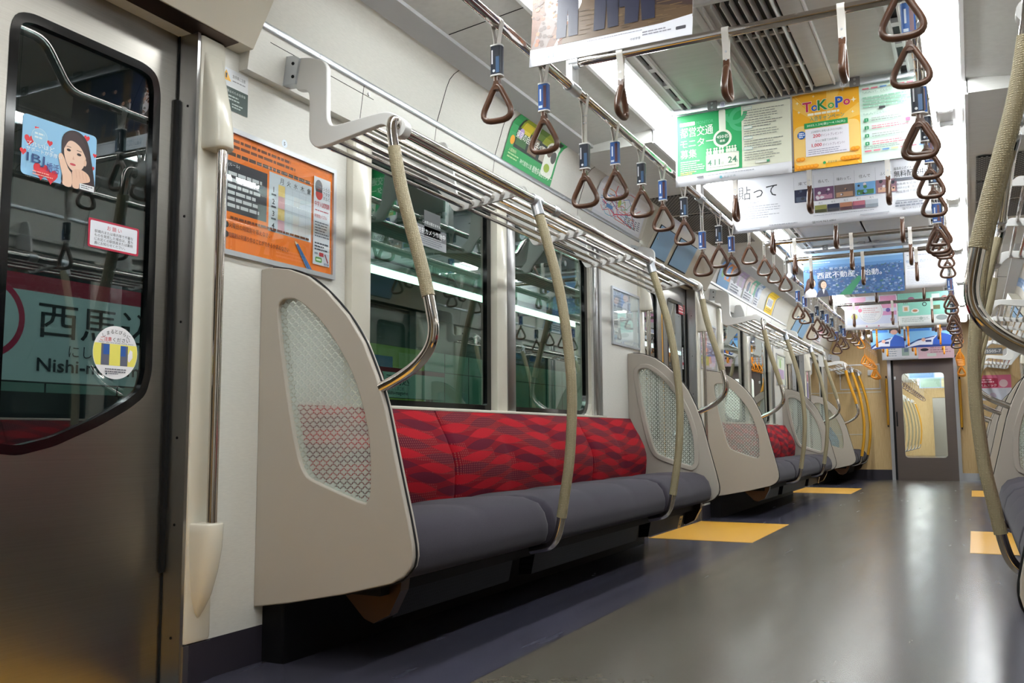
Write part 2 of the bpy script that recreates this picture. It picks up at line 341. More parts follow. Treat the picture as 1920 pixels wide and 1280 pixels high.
# ------------------------------------------------------------------ printed matter
_tx = {}
def text_geo(body, bold):
    key = (body, bold)
    if key in _tx: return _tx[key]
    cu = bpy.data.curves.new('type', 'FONT'); cu.body = body; cu.resolution_u = 2; cu.offset = bold
    o = bpy.data.objects.new('type', cu); C.objects.link(o); bpy.context.view_layer.update()
    me = o.evaluated_get(bpy.context.evaluated_depsgraph_get()).to_mesh()
    vs = [(v.co.x, v.co.y) for v in me.vertices]; fs = [tuple(p.vertices) for p in me.polygons]
    bpy.data.objects.remove(o); bpy.data.curves.remove(cu)
    x0, x1 = min(v[0] for v in vs), max(v[0] for v in vs); y0, y1 = min(v[1] for v in vs), max(v[1] for v in vs)
    _tx[key] = (vs, fs, x0, x1, y0, y1); return _tx[key]
class Print:
    # flat artwork in (u, v) metres; f maps (u, v, height) to the world
    def __init__(s, f, h=.0006, seg=1, cuts=None):
        s.f = (lambda a, b, c: Vector((a, b, c))) if cuts else f; s.bend = f; s.cuts = cuts; s.h = h; s.mb = MB(); s.seg = seg; s.step = .00007
    def up(s): s.h += s.step
    def poly(s, pts, c):
        s.mb.use(ink(c)); vs = [s.mb.bm.verts.new(s.f(u, v, s.h)) for u, v in pts]; s.mb.face(vs); s.up(); return s
    def rect(s, u0, v0, u1, v1, c):
        s.mb.use(ink(c)); n = s.seg; g = [[s.mb.bm.verts.new(s.f(u0+(u1-u0)*i/n, v0+(v1-v0)*j/n, s.h)) for j in range(n+1)] for i in range(n+1)]
        for i in range(n):
            for j in range(n): s.mb.face((g[i][j], g[i+1][j], g[i+1][j+1], g[i][j+1]))
        s.up(); return s
    def rrect(s, u0, v0, u1, v1, r, c): return s.poly(round_poly([(u0, v0), (u1, v0), (u1, v1), (u0, v1)], r), c)
    def disc(s, u, v, r, c, n=24, ry=None): return s.poly([(u+r*math.cos(2*PI*i/n), v+(ry or r)*math.sin(2*PI*i/n)) for i in range(n)], c)
    def ringp(s, u, v, r, t, c, n=32, a0=0, a1=2*PI):
        s.mb.use(ink(c)); full = abs(a1-a0-2*PI) < 1e-6
        A = [[s.mb.bm.verts.new(s.f(u+q*math.cos(a0+(a1-a0)*i/n), v+q*math.sin(a0+(a1-a0)*i/n), s.h)) for i in range(n+1)] for q in (r-t, r)]
        for i in range(n): s.mb.face((A[0][i], A[1][i], A[1][i+1], A[0][i+1]))
        s.up(); return s
    def line(s, pts, wd, c):
        s.mb.use(ink(c))
        for a, b in zip(pts, pts[1:]):
            a, b = Vector(a), Vector(b); t = (b-a).normalized()*wd/2; n = Vector((-t.y, t.x)); a = a-t*.6; b = b+t*.6
            s.mb.face([s.mb.bm.verts.new(s.f(*q, s.h)) for q in (a-n, b-n, b+n, a+n)])
        s.up(); return s
    def rows(s, u0, v1, u1, n, pitch, c, th=.45, rnd=.35):   # lines of type too small to read
        for i in range(n):
            e = u1 - (u1-u0)*rnd*random.random(); v = v1 - i*pitch; u = u0
            s.mb.use(ink(c))
            while u < e:
                d = min(random.uniform(.6, 2.2)*pitch, e-u); s.mb.face([s.mb.bm.verts.new(s.f(a, b, s.h)) for a, b in ((u, v-pitch*th), (u+d, v-pitch*th), (u+d, v), (u, v))]); u += d + pitch*.22
        s.up(); return s
    def text(s, body, u, v, h, c, al='L', w=None, bold=.0, rot=0.0, skew=0.0):
        if bold and any(ord(q) > 0x2E80 for q in body):   # dense characters: thicken by a doubled strike
            s.text(body, u-bold*h*.5, v, h, c, al, w, 0, rot, skew); u += bold*h*.5; bold = 0; s.h -= s.step*.5
        vs, fs, x0, x1, y0, y1 = text_geo(body, bold); k = h/max(y1-y0, .3); kx = (w/(x1-x0)) if w else k
        off = {'L': x0, 'C': (x0+x1)/2, 'R': x1}[al]; s.mb.use(ink(c)); cr, sr = math.cos(rot), math.sin(rot); q = []
        for x, y in vs:
            a, b = (x-off)*kx, (y-y0)*k; a += b*skew; q.append(s.mb.bm.verts.new(s.f(u+a*cr-b*sr, v+a*sr+b*cr, s.h)))
        for f in fs: s.mb.face([q[i] for i in f])
        s.up(); return s
    def done(s, parent, name='print'):
        if s.cuts:                         # printed flat, then cut and bent with the sheet
            bm = s.mb.bm
            for q in s.cuts: bmesh.ops.bisect_plane(bm, geom=bm.verts[:]+bm.edges[:]+bm.faces[:], plane_co=(0, q, 0), plane_no=(0, 1, 0), dist=1e-7)
            for v in bm.verts: v.co = s.bend(*v.co)
        return s.mb.build(name, None, parent, 0, recalc=False)
def plane(o, u, v, n):
    o, u, v, n = Vector(o), Vector(u), Vector(v), Vector(n)
    return lambda a, b, h: o + u*a + v*b + n*h
def on_left(y, z, x=-1.2): return plane((x, y, z), (0, 1, 0), (0, 0, 1), (1, 0, 0))
def facing(y, z, x): return plane((x, y, z), (1, 0, 0), (0, 0, 1), (0, -1, 0))
NTH = ['first', 'second', 'third', 'fourth', 'fifth', 'sixth', 'seventh', 'eighth', 'ninth', 'tenth', 'eleventh', 'twelfth', 'thirteenth', 'fourteenth', 'fifteenth', 'sixteenth', 'seventeenth', 'eighteenth', 'nineteenth', 'twentieth']

# ------------------------------------------------------------------ the car's shell
YB, YF = -2.6, 13.5
OPEN = [(.52+P*k, 1.72+P*k) for k in range(3)]
SEGS = [(YB, .52), (1.72, 5.405), (6.605, 10.29), (11.49, YF)]
WIN = [None, (2.485, 4.555), (2.485+P, 4.555+P), (12.0, 13.15)]
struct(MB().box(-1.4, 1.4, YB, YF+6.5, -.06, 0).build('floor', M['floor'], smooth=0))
for s, nm in ((1, 'left'), (-1, 'right')):
    b = MB(s); b.use(M['cream'])
    for (a, c), wn in zip(SEGS, WIN):
        if wn:
            b.box(-1.3, -1.2, a, wn[0], .1, 1.64); b.box(-1.3, -1.2, wn[1], c, .1, 1.64)
            b.box(-1.3, -1.2, wn[0], wn[1], .1, .722); b.box(-1.3, -1.2, wn[0], wn[1], 1.6, 1.64)
        else: b.box(-1.3, -1.2, a, c, .1, 1.64)
        b.box(-1.3, -1.2, a, c, 1.64, 1.70)
        b.prism([(-1.3, 1.70), (-1.2, 1.70), (-1.2, 1.652), (-1.168, 1.652), (-1.15, 1.785), (-1.3, 1.785)], 'y', a+.155 if a > 0 else a, c-.155 if c < 13 else c)
    for a, c in OPEN: b.box(-1.34, -1.215, a-.01, c+.01, 1.70, 1.99)
    struct(b.build('wall_'+nm, None))
    k = MB(s)
    for a, c in SEGS: k.box(-1.3, -1.198, a, c, 0, .1)
    struct(k.build('baseboard_'+nm, M['kick']))
# window surrounds, panes
wn_no = [0]
def window(s, y0, y1, round_far, nm_pane):
    wn_no[0] += 1
    b = MB(s); b.use(M['frit'])
    rr = [.012, .1, .1, .012] if round_far else .012
    out = round_poly([(y0, .724), (y1, .724), (y1, 1.598), (y0, 1.598)], rr); inn = round_poly([(y0+.028, .75), (y1-.035, .75), (y1-.035, 1.575), (y0+.028, 1.575)], [r*.8 for r in rr] if round_far else .012)
    b.ring(out, inn, 'x', -1.245, -1.222)
    o = struct(b.build('window_%d' % wn_no[0], None, smooth=0)); ORG[o] = Vector((0, 0, 0))
    MB(s).prism(inset(inn, -.005), 'x', -1.238, -1.232).build('glass_pane', M['glass'], o, 0)
    if round_far:                          # cream corners around the rounded pane
        sq = [(y0, .722), (y1+.004, .722), (y1+.004, 1.60), (y0, 1.60)]; O, I = two(sq, out, ((y0+y1)/2, 1.16), 80)
        MB(s).ring(O, I, 'x', -1.25, -1.204).build('window_frame', M['cream_gloss'], o, 0)
    return o
for s in (1, -1):
    for k in (0, 1):
        d = P*k
        window(s, 2.487+d, 3.43+d, False, ''); window(s, 3.622+d, 4.535+d, True, '')
    window(s, 12.0, 13.14, False, '')
t_no = [0]
def trim(b, m=None, smooth=35):
    t_no[0] += 1; return struct(b.build('trim_%d' % t_no[0], m, None, smooth))
for s in (1, -1):
    for k in (0, 1):
        d = P*k
        trim(MB(s).box(-1.25, -1.19, 3.43+d, 3.525+d, .722, 1.6, .006), M['cream_gloss'])
        trim(MB(s).box(-1.24, -1.198, 3.545+d, 3.622+d, .722, 1.6, .004), M['steel2'])
        trim(MB(s).box(-1.21, -1.17, 2.375+d, 2.487+d, .722, 1.64, .015), M['cream_gloss'])
        trim(MB(s).box(-1.21, -1.185, 4.56+d, 4.6+d, .722, 1.64, .008).box(-1.205, -1.188, 4.63+d, 4.66+d, .722, 1.64), M['steel2'])
        trim(MB(s).box(-1.24, -1.165, 2.38+d, 4.66+d, .714, .726, .003), M['cream_gloss'])
    # aluminium rail that holds the advert cards, per stretch between doors
    for a, c in ((-2.6, .3), (1.9, 5.2), (6.8, 10.1), (11.7, YF)):
        b = MB(s).box(-1.158, -1.141, a, c, 1.783, 1.803, .003).use(M['dark'])
        y = a+.07
        while y < c: b.box(-1.143, -1.1395, y-.003, y+.003, 1.79, 1.796); y += .19
        b.mats[0] = M['alu']; trim(b)
    # seams and screws of the cream panels
    b = MB(s); b.use(M['dark'])
    for y in (2.4, 2.86, 3.33, 4.25, 7.3, 8.2, 9.3): b.prism([(-1.172, 1.654), (-1.1675, 1.654), (-1.1495, 1.785), (-1.155, 1.785)], 'y', y-.0012, y+.0012)
    b.box(-1.16, -1.1529, 1.95, 2.46, 1.7555, 1.757)
    trim(b)
    b = MB(s); b.use(M['steel2'])
    for y in (2.19, 2.43): b.cyl((-1.16, y, 1.765), (-1.149, y, 1.765), .006, 10)
    trim(b)
# ceiling, one long shell in cross section
def cross(prof, th, y0, y1, m, s, b):
    b.use(m); b.prism(prof + [(x-(.004 if x < -1.1 else 0), z+th) for x, z in prof[::-1]], 'y', y0, y1)
CARD = [(-1.148, 1.803), (-1.127, 1.866), (-1.106, 1.929), (-1.092, 1.959), (-1.073, 1.977), (-1.045, 1.99)]
cb = None
for s in (1, -1):
    b = MB(s)
    for ya, yc in ((YB, .36), (1.88, .36+P), (1.88+P, .36+2*P), (1.88+2*P, YF)): cross(CARD, .02, ya, yc, M['cream'], s, b)
    cross([(-1.046, 1.984), (-.962, 2.0)], .03, YB, YF, M['mold'], s, b)
    cross([(-.962, 2.014), (-.652, 2.05)], .03, YB, YF, M['ceil'], s, b)
    b.use(M['refl']); b.box(-.66, -.645, YB, YF, 2.037, 2.135); b.box(-.66, -.5, YB, YF, 2.13, 2.15); b.box(-.515, -.5, YB, YF, 2.038, 2.135)
    b.use(M['ceil']).box(-.515, -.462, YB, YF, 2.042, 2.06); b.box(-.43, 0, YB, YF, 2.052, 2.075)
    b.use(M['dark'])
    for y in (-.9, .85, 2.63, 4.3, 7.5, 9.2, 10.9, 12.6): b.prism([(-.958, 2.0125), (-.661, 2.0475), (-.661, 2.051), (-.958, 2.017)], 'y', y-.0015, y+.0015)
    for y in (2.86, 3.33, 4.25, 7.3, 8.2, 9.3):
        b.prism([(x+.0012, z-.0008) for x, z in CARD] + [(x, z+.004) for x, z in CARD[::-1]], 'y', y-.0012, y+.0012)
    struct(b.build('ceiling', None))
    # line of air slots beside the lamps
    b = MB(s); b.use(M['white']); b.box(-.466, -.458, YB, YF, 2.036, 2.06); b.box(-.434, -.422, YB, YF, 2.034, 2.06)
    b.box(-.462, -.43, YB, YF, 2.062, 2.07); b.use(M['black']); b.box(-.459, -.433, YB, YF, 2.058, 2.062)
    y = YB+.02
    b.use(M['white'])
    while y < YF: b.box(-.459, -.433, y, y+.035, 2.04, 2.06); y += .19
    trim(b)
    # dropped ceiling boxes near the doors, with black grilles
    for k in (0, 1):
        a, c = (4.0+P*k, 7.4+P*k) if k == 0 else (-.9, 2.1)
        b = MB(s); b.use(M['ceil']); b.prism([(-1.04, 1.975), (-.664, 1.985), (-.664, 2.06), (-1.04, 2.03)], 'y', a, c)
        b.use(M['grille'])
        for q in (0, 1, 2):
            g0 = a + .95 + .5*q; b.box(-1.0, -.70, g0, g0+.46, 1.9735, 1.977)
        b.use(M['white']).box(-.668, -.655, a, c, 1.98, 2.045)
        trim(b)
# far end wall, with the gangway opening
e = MB(); e.use(M['wood'])
e.box(-1.3, -.385, YF, YF+.08, .1, 2.15); e.box(.435, 1.3, YF, YF+.08, .1, 2.15); e.box(-.385, .435, YF, YF+.08, 1.64, 2.15)
struct(e.build('wall_end', None))
struct(MB().box(-1.3, -.385, YF-.012, YF+.05, 0, .135).build('baseboard_end', M['kick']))
struct(MB().box(.435, 1.3, YF-.012, YF+.05, 0, .1).build('baseboard_end_right', M['alu']))
struct(MB().box(-1.4, 1.4, YB-.08, YB, 0, 2.15).build('wall_back', M['wood']))
trim(MB().box(-.405, -.362, YF-.02, YF+.09, 0, 1.665).box(.412, .455, YF-.02, YF+.09, 0, 1.665).box(-.405, .455, YF-.02, YF+.09, 1.625, 1.665), M['alu'])
trim(MB().box(-.365, -.335, YF+.01, YF+.06, 0, 1.625), M['black'])
b = MB(); b.use(M['dsteel'])
O, I = two([(-.345, .0), (.412, .0), (.412, 1.625), (-.345, 1.625)], round_poly([(-.232, .30), (.29, .30), (.29, 1.44), (-.232, 1.44)], .05), (.03, .87))
b.ring(O, I, 'y', YF+.02, YF+.06); dr = struct(b.build('door_1', None, smooth=0)); ORG[dr] = Vector((0, 0, 0))
MB().prism(round_poly([(-.237, .295), (.295, .295), (.295, 1.445), (-.237, 1.445)], .05), 'y', YF+.037, YF+.043).build('glass_pane', M['clear'], dr, 0)
MB().box(-.322, -.305, YF+.0, YF+.03, .72, .92, .006).build('handle', M['black'], dr)
MB().box(-.33, -.305, YF+.012, YF+.03, 1.36, 1.40, .004).build('lock', M['white'], dr)

# ------------------------------------------------------------------ sliding side doors
WOUT = [(1.262, .592), (1.33, .584), (1.42, .604), (1.54, .652), (1.625, .695), (1.675, .73), (1.692, .79), (1.689, 1.545), (1.675, 1.588), (1.635, 1.602), (1.31, 1.602), (1.272, 1.588), (1.262, 1.55)]
WOUT = round_poly([(y*.98, .62+(z-.62)*.98) for y, z in WOUT], .02, 3)
dn = [1]
def leaf(s, k, far):
    ym = 1.12
    def Y(y): return (y if far else 2*ym-y)
    def F(pts): return [(Y(y), z) for y, z in pts]
    rect = F([(1.122, 0.004), (1.80, .004), (1.80, 1.715), (1.122, 1.715)]); wo = F(WOUT); wi = inset(WOUT, .02); wi = F(wi)
    c = (Y(1.44), 1.07); O, I = two(rect, wo, c); dn[0] += 1
    d = bpy.data.objects.new('door_%d' % dn[0], None); C.objects.link(d); d.location = (0, P*k, 0); ORG[d] = Vector((0, 0, 0)); struct(d)
    MB(s).ring(O, I, 'x', -1.287, -1.262).build('leaf', M['steel'], d, 0)
    O, I = two(inset(wo, -.002), wi, c, 120)
    MB(s).ring(O, I, 'x', -1.284, -1.2605).build('window_seal', M['frit'], d, 0)
    MB(s).prism(F(inset(WOUT, .018)), 'x', -1.276, -1.270).build('glass_pane', M['doorglass'], d, 0)
    MB(s).box(-1.284, -1.259, Y(1.1205), Y(1.137), .004, 1.71, .003).build('edge_rubber', M['black'] if far else M['ysleeve'], d)
    return d
for s in (1, -1):
    for k in range(3):
        for far in (True, False): leaf(s, k, far)
        d = P*k
        trim(MB(s).box(-1.33, -1.22, .5+d, 1.74+d, -.002, .004), M['steel2'])
        for fl in (1, -1):
            def Y(y): return (y if fl > 0 else 2.24-y)+d
            b = MB(s); b.use(M['steel2']); b.box(-1.258, -1.192, Y(1.714), Y(1.724), 0, 1.70)
            b.use(M['black']).box(-1.268, -1.252, Y(1.703), Y(1.716), .28, 1.52); b.box(-1.268, -1.256, Y(1.712), Y(1.716), 0, 1.70)
            b.use(M['dark'])
            for z in (.12, .40, .62, .92, 1.2, 1.5): b.cyl((-1.222, Y(1.7165), z), (-1.222, Y(1.7125), z), .0035, 8)
            trim(b)
            b = MB(s); b.use(M['cream_gloss']).box(-1.3, -1.186, Y(1.722), Y(1.815), .1, 1.70, .012); b.use(M['steel2']).box(-1.3, -1.187, Y(1.722), Y(1.74), 0, .1); b.use(M['kick']).box(-1.3, -1.187, Y(1.74), Y(1.815), 0, .1)
            trim(b)
# cream boxes above the doors, each with two small screens
KAM = [(-1.215, 1.70), (-1.146, 1.704), (-1.03, 1.912), (-.985, 2.005), (-1.215, 2.005)]
SCR = ('7FA8CC', 'A4C4DE', '2C5480')
LEFT_D = ['nearest door on the left', 'second door on the left', 'last door on the left']; RIGHT_D = ['nearest door on the right', 'second door on the right', 'last door on the right']
for s, nmz in ((1, LEFT_D), (-1, RIGHT_D)):
    for k in range(3):
        d = P*k
        t = thing('door_header_box', (0 if s > 0 else DX, 1.12+d, 1.7), 'cream box with slanted face above the %s' % nmz[k], 'door header', 'boxes above the side doors')
        b = MB(s); b.use(M['cream_gloss']); b.prism(KAM, 'y', .367+d, 1.873+d); o = b.build('housing', None, t, 20)
        MB(s).prism([(-1.215, 1.6985), (-1.15, 1.7025), (-1.15, 1.705), (-1.215, 1.705)], 'y', .42+d, 1.82+d).build('soffit', M['copper'], t)
        for y in (.45, 1.79): MB(s).cyl((-1.085, y+d, 1.83), (-1.068, y+d, 1.825), .007, 10).build('screw', M['steel2'], t)
        for j, (a, c) in enumerate(((.42, .75), (.84, 1.22))):
            f = [(-1.128+.001, 1.735), (-1.038+.001, 1.898)]
            b = MB(s); b.use(M['black']); b.prism([(-1.131, 1.731), (-1.126, 1.728), (-1.03, 1.901), (-1.036, 1.904)], 'y', a+d-.004, c+d+.004); sc = b.build('screen', None, t, 0)
            b = MB(s); b.use(ink(SCR[0])); b.prism([(-1.1245, 1.7365), (-1.1203, 1.7341), (-1.0313, 1.8951), (-1.0355, 1.8975)], 'y', a+d, c+d)  # pale blue stands in for glare on the switched-off display
            b.build('display', mat('screen_glare_%d' % (j+1), SCR[j], .15, 0, .5, .45), sc, 0)

# ------------------------------------------------------------------ lamps
lamp0 = None
for s in (1, -1):
    for i in range(-3, 5):
        y0 = 4.45+1.7*i+.11; y1 = y0+1.5
        where = 'left' if s > 0 else 'right'
        j = i+3
        lab = 'white tube lamp in the ceiling trough on the %s, %s' % (where, 'farthest by the end wall' if i == 4 else 'nearest in view' if i == -2 else NTH[max(j-1, 0)]+' along the car')
        t = thing('ceiling_lamp', (-.58*s, (y0+y1)/2, 2.13), lab, 'ceiling light', 'tube lamps along the car')
        b = MB(s); b.use(M['lamp'])
        prof = [(math.cos(a)*.042-.58, 2.062+math.sin(a)*.036) for a in [2*PI*q/14 for q in range(14)]]
        b.prism(prof, 'y', y0, y1-.04); b.build('tube', None, t)
        MB(s).box(-.61, -.55, y1-.04, y1-.005, 2.03, 2.13, .004).build('socket', M['white'], t); MB(s).box(-.61, -.55, y0-.03, y0, 2.03, 2.13, .004).build('socket', M['white'], t)
        MB(s).box(-.62, -.54, y1-.0, y1+.17, 2.045, 2.13, .003).build('cover', M['rack'], t)

# ------------------------------------------------------------------ end panels of the benches
PO = [(-1.2, 1.1), (-1.17, 1.104), (-1.102, 1.093), (-1.035, 1.068), (-.969, 1.022), (-.895, .949), (-.841, .873), (-.797, .779), (-.767, .694), (-.728, .536), (-.694, .405), (-.681, .345), (-.679, .315), (-.685, .29), (-.705, .267), (-.745, .245), (-.9, .207), (-1.079, .172), (-1.2, .153)]
PH = [(-1.136, .975), (-1.124, 1.003), (-1.098, 1.008), (-1.06, .998), (-.986, .94), (-.911, .848), (-.861, .76), (-.824, .646), (-.813, .562), (-.813, .475), (-.822, .453), (-.844, .449), (-.99, .498), (-1.032, .523), (-1.059, .583), (-1.09, .708), (-1.12, .858)]
PH = smooth2(PH, 3)
def end_panel(y, sg, label, rz=0):            # sg=+1: bench lies towards +Y
    t = thing('bench_end_panel', (-1.2, y, .153), label, 'bench end panel', 'end panels of the benches')
    c = (-.96, .72); O, I = two(PO, PH, c, 150)
    b = MB(); b.ring(O, I, 'y', y, y+.034*sg); p = b.build('panel', M['part'], t, 50)
    bv = p.modifiers.new('bevel', 'BEVEL'); bv.width = .006; bv.segments = 2; bv.limit_method = 'ANGLE'; bv.angle_limit = math.radians(50)
    curve = [q for q in PO[1:17]]; path = spline([(x, y+.017*sg, z) for x, z in inset(PO, -.0012)[1:17]], 4)
    MB().tube(path, .003, 6).build('edge_seal', M['black'], t)
    O2, I2 = two(inset(PH, -.028), PH, c, 100)
    b = MB(); b.ring(O2, I2, 'y', y+.034*sg, y+.042*sg); rm = b.build('rim', M['part'], t, 40)
    bv = rm.modifiers.new('bevel', 'BEVEL'); bv.width = .006; bv.segments = 2; bv.limit_method = 'ANGLE'; bv.angle_limit = math.radians(50)
    MB().prism(inset(PH, -.003), 'y', y+.013*sg, y+.019*sg).build('etched_pane', M['etched'], t, 0)
    return t
PY = [(L0, 1), (L1, -1), (L0+P, 1), (L1+P, -1), (11.77, 1)]
PLAB = ['at near end of first bench', 'at far end of first bench', 'at near end of second bench', 'at far end of second bench', 'before the priority bench']
pan = []
for (y, sg), l in zip(PY, PLAB):
    pan.append(end_panel(y, sg, 'beige end panel with etched pane, left, ' + l))
for (y, sg), l, src in zip(PY, PLAB, (1, 0, 1, 0, 1)):   # a half turn of the opposite-handed panel gives the right-hand one
    copy_tree(pan[src], (1.2+DX, y, .153), PI, 'beige end panel with etched pane, right, ' + l)

# ------------------------------------------------------------------ benches
CU = [(-1.15, .392), (-1.06, .404), (-.96, .414), (-.868, .418), (-.80, .414), (-.752, .397), (-.725, .365), (-.713, .325), (-.713, .29), (-.722, .262), (-.755, .246), (-.86, .243), (-1.15, .25)]
BK = [(-1.168, .716), (-1.135, .668), (-1.097, .614), (-1.066, .558), (-1.054, .515), (-1.056, .478), (-1.066, .42), (-1.08, .375), (-1.19, .375), (-1.19, .70), (-1.182, .716)]
def cushion(prof, y0, y1, seats, amp, axis):
    n = 12*seats; w_ = (y1-y0)/seats; m = len(prof)
    def fn(u, v):
        y = y0+(y1-y0)*u; j = int(round(v*m)) % m; x, z = prof[j]
        h = abs(math.sin(PI*(y-y0)/w_))**.55; e = min(1, min(u, 1-u)*(y1-y0)/.03); e = math.sin(e*PI/2)
        if axis == 'z':
            f = 1 if .3 < z else 0
            back = max(0, min(1, (-x-.72)/.38)); z2 = z + f*amp*(h-1)*(.25+.75*back) - f*.018*(1-e); x2 = x - (.016*(1-e) if x > -.74 else 0)
            return Vector((x2, y, z2))
        f = 1 if x > -1.17 and z < .71 else 0
        q = f*max(0, 1-abs((z-.53)/.19)); x2 = x + amp*(h-1)*q - .016*(1-e)*q
        return Vector((x2, y, z))
    us = sorted(set([i/n for i in range(n+1)] + [.004, .01, .02, .98, .99, .996]))
    b = MB(); g = [[b.bm.verts.new(fn(u, j/m)) for j in range(m)] for u in us]
    for i in range(len(us)-1):
        for j in range(m): b.face((g[i][j], g[i+1][j], g[i+1][(j+1) % m], g[i][(j+1) % m]))
    b.face(g[0]); b.face(g[-1][::-1]); return b
def bench(y0, y1, cuts, cloth, label, word):
    t = thing('long_bench', (-.95, (y0+y1)/2, .24), label, 'bench', 'long benches along the walls')
    edges = [y0] + cuts + [y1]; tot = y1-y0
    for a, c in zip(edges, edges[1:]):
        sn = max(1, round((c-a)/.45))
        cushion(CU, a+.003, c-.003, sn, .02, 'z').build('seat_cushion', M['seat'], t, 60)
    e2 = [y0+.0] + [c-.03 for c in cuts] + [y1-.06]
    for a, c in zip(e2, e2[1:]):
        sn = max(1, round((c-a)/.45)); o = cushion(BK, a+.002, c-.002, sn, .02, 'x').build('back_cushion', cloth, t, 60)
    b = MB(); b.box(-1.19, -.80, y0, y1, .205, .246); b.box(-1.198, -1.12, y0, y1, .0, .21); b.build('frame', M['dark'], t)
    for a, c in zip(edges, edges[1:]):
        if c-a < .7 and len(edges) > 3: continue
        if c == edges[-1]: c = c-.05
        h = MB(); h.use(M['heater']); h.prism([(-.90, .205), (-.842, .197), (-.858, .121), (-.91, .115)], 'y', a+.14, c-.04); h.use(M['steel2']).box(-.848, -.843, a+.14, c-.04, .196, .1985); h.build('heater_box', None, t, 0)
    for y, sg in ((y0+.02, 1), (y1-.02, -1)):
        h = MB(); h.prism([(-.97, .23), (-.76, .25), (-.765, .215), (-.80, .15), (-.85, .125), (-.88, .135), (-.95, .20)], 'y', y+.02*sg, y+.06*sg); h.build('bracket', M['copper'], t, 0)
    return t
B1 = bench(L0+.034, L1-.034, [2.912, 4.252], M['red'], 'grey bench with red patterned back, nearest on the left', 1)
B2 = shift(B1, P, label='grey bench with red patterned back beyond the second door, left side')
B3 = bench(11.77+.034, YF-.01, [12.38, 13.15], M['blue'], 'priority bench with blue back by the end wall, left side', 3)
copy_tree(B1, (.95+DX, (L0+L1)/2, .24), PI, 'grey cushioned bench nearest on the right, mostly hidden by its pole')
copy_tree(B1, (.95+DX, (L0+L1)/2+P, .24), PI, 'grey bench beyond the second door on the right')
copy_tree(B3, (.95+DX, (11.804+YF-.01)/2, .24), PI, 'priority bench by the end wall on the right')
h = thing('hazard_sticker', (-.845, 4.75, .16), 'small yellow and black sticker on the heater end under the left bench', 'sticker')
p = Print(plane((-.8445, 4.0, .0), (0, 1, 0), (.205, 0, .978), (.978, 0, -.205)), .003)
p.poly([(.745, .135+.0), (.80, .135), (.815, .198), (.755, .198)], 'D8A63A').poly([(.757, .15), (.79, .15), (.798, .185), (.762, .185)], '1A1A1A').poly([(.765, .155), (.783, .155), (.79, .178), (.77, .178)], 'D8A63A'); p.done(h)
h2 = shift(h, P, label='small yellow sticker on the heater end under the farther left bench')

# ------------------------------------------------------------------ luggage racks
BR = [(-1.082, 1.728), (-1.03, 1.712), (-1.012, 1.69), (-1.009, 1.53), (-.996, 1.507), (-.97, 1.506), (-.82, 1.518), (-.79, 1.514), (-.745, 1.486), (-.733, 1.462), (-.745, 1.44), (-.772, 1.444), (-.815, 1.484), (-1.02, 1.45), (-1.05, 1.45), (-1.073, 1.475), (-1.074, 1.61), (-1.082, 1.628), (-1.125, 1.634), (-1.12, 1.733)]
BR = round_poly(BR, .014, 3)
def rack(y0, y1, mids, tees, label):
    t = thing('luggage_rack', (-.96, (y0+y1)/2, 1.46), label, 'luggage rack', 'luggage racks over the benches')
    for y in (y0, y1-.02):
        b = MB(); b.prism(BR, 'y', y, y+.02); o = b.build('end_bracket', M['rack'], t, 40)
        bv = o.modifiers.new('bevel', 'BEVEL'); bv.width = .004; bv.segments = 2; bv.limit_method = 'ANGLE'; bv.angle_limit = math.radians(60)
        b = MB(); b.prism([(-1.16, 1.742), (-1.125, 1.738), (-1.108, 1.728), (-1.122, 1.652), (-1.172, 1.656)], 'y', y-.008, y+.028); m_ = b.build('wall_mount', M['alu'], t)
        for z in (1.675, 1.715): MB().cyl((-1.13, y-.01, z), (-1.13, y-.006, z), .005, 10).build('bolt', M['dark'], t)
    for y in mids:
        b = MB(); b.prism(round_poly([(-1.19, 1.65), (-1.155, 1.72), (-1.11, 1.72), (-1.085, 1.66), (-1.062, 1.51), (-1.03, 1.478), (-.80, 1.512), (-.765, 1.48), (-.79, 1.478), (-1.03, 1.45), (-1.075, 1.45), (-1.10, 1.49), (-1.195, 1.60)], .012, 3), 'y', y, y+.012); b.build('support_bracket', M['rack'], t, 40)
    for i in range(6):
        x, z = -1.035+.042*i, 1.463+.0068*i
        MB().cyl((x, y0+.01, z), (x, y1-.01, z), .0078, 10).build('slat', M['chrome'], t)
    MB().cyl((-.762, y0-.004, 1.462), (-.762, y1+.004, 1.462), .0165, 18).build('front_rail', M['chrome'], t)
    for y in (y0, y1-.02): MB().cyl((-.762, y-.006, 1.462), (-.762, y+.026, 1.462), .026, 18).build('rail_collar', M['rack'], t)
    for y in tees:
        b = MB(); b.cyl((-.762, y-.032, 1.462), (-.762, y+.032, 1.462), .0205, 18); b.tube([(-.762, y, 1.462), (-.745, y, 1.405)], .0205, 16); b.build('tee_fitting', M['alu'], t); MB().cyl((-.762, y+.15, 1.462), (-.762, y+.19, 1.462), .0195, 16).build('rail_collar', M['alu'], t)
    return t
R1 = rack(2.03, 5.095, (2.86, 3.55, 4.16), (2.906, 4.21), 'chrome bar luggage rack on grey brackets, over the nearest left bench')
R2 = shift(R1, P, label='luggage rack over the bench beyond the second left door')
R3 = rack(11.83, 13.44, (12.6,), (12.38, 13.15), 'small luggage rack over the priority bench, left side')
copy_tree(R1, (.96+DX, (2.03+5.095)/2, 1.46), PI, 'luggage rack over the nearest right bench, at the right edge')
copy_tree(R1, (.96+DX, (2.03+5.095)/2+P, 1.46), PI, 'luggage rack over the second right bench')
copy_tree(R3, (.96+DX, (11.83+13.44)/2, 1.46), PI, 'white-edged luggage rack over the right priority bench')

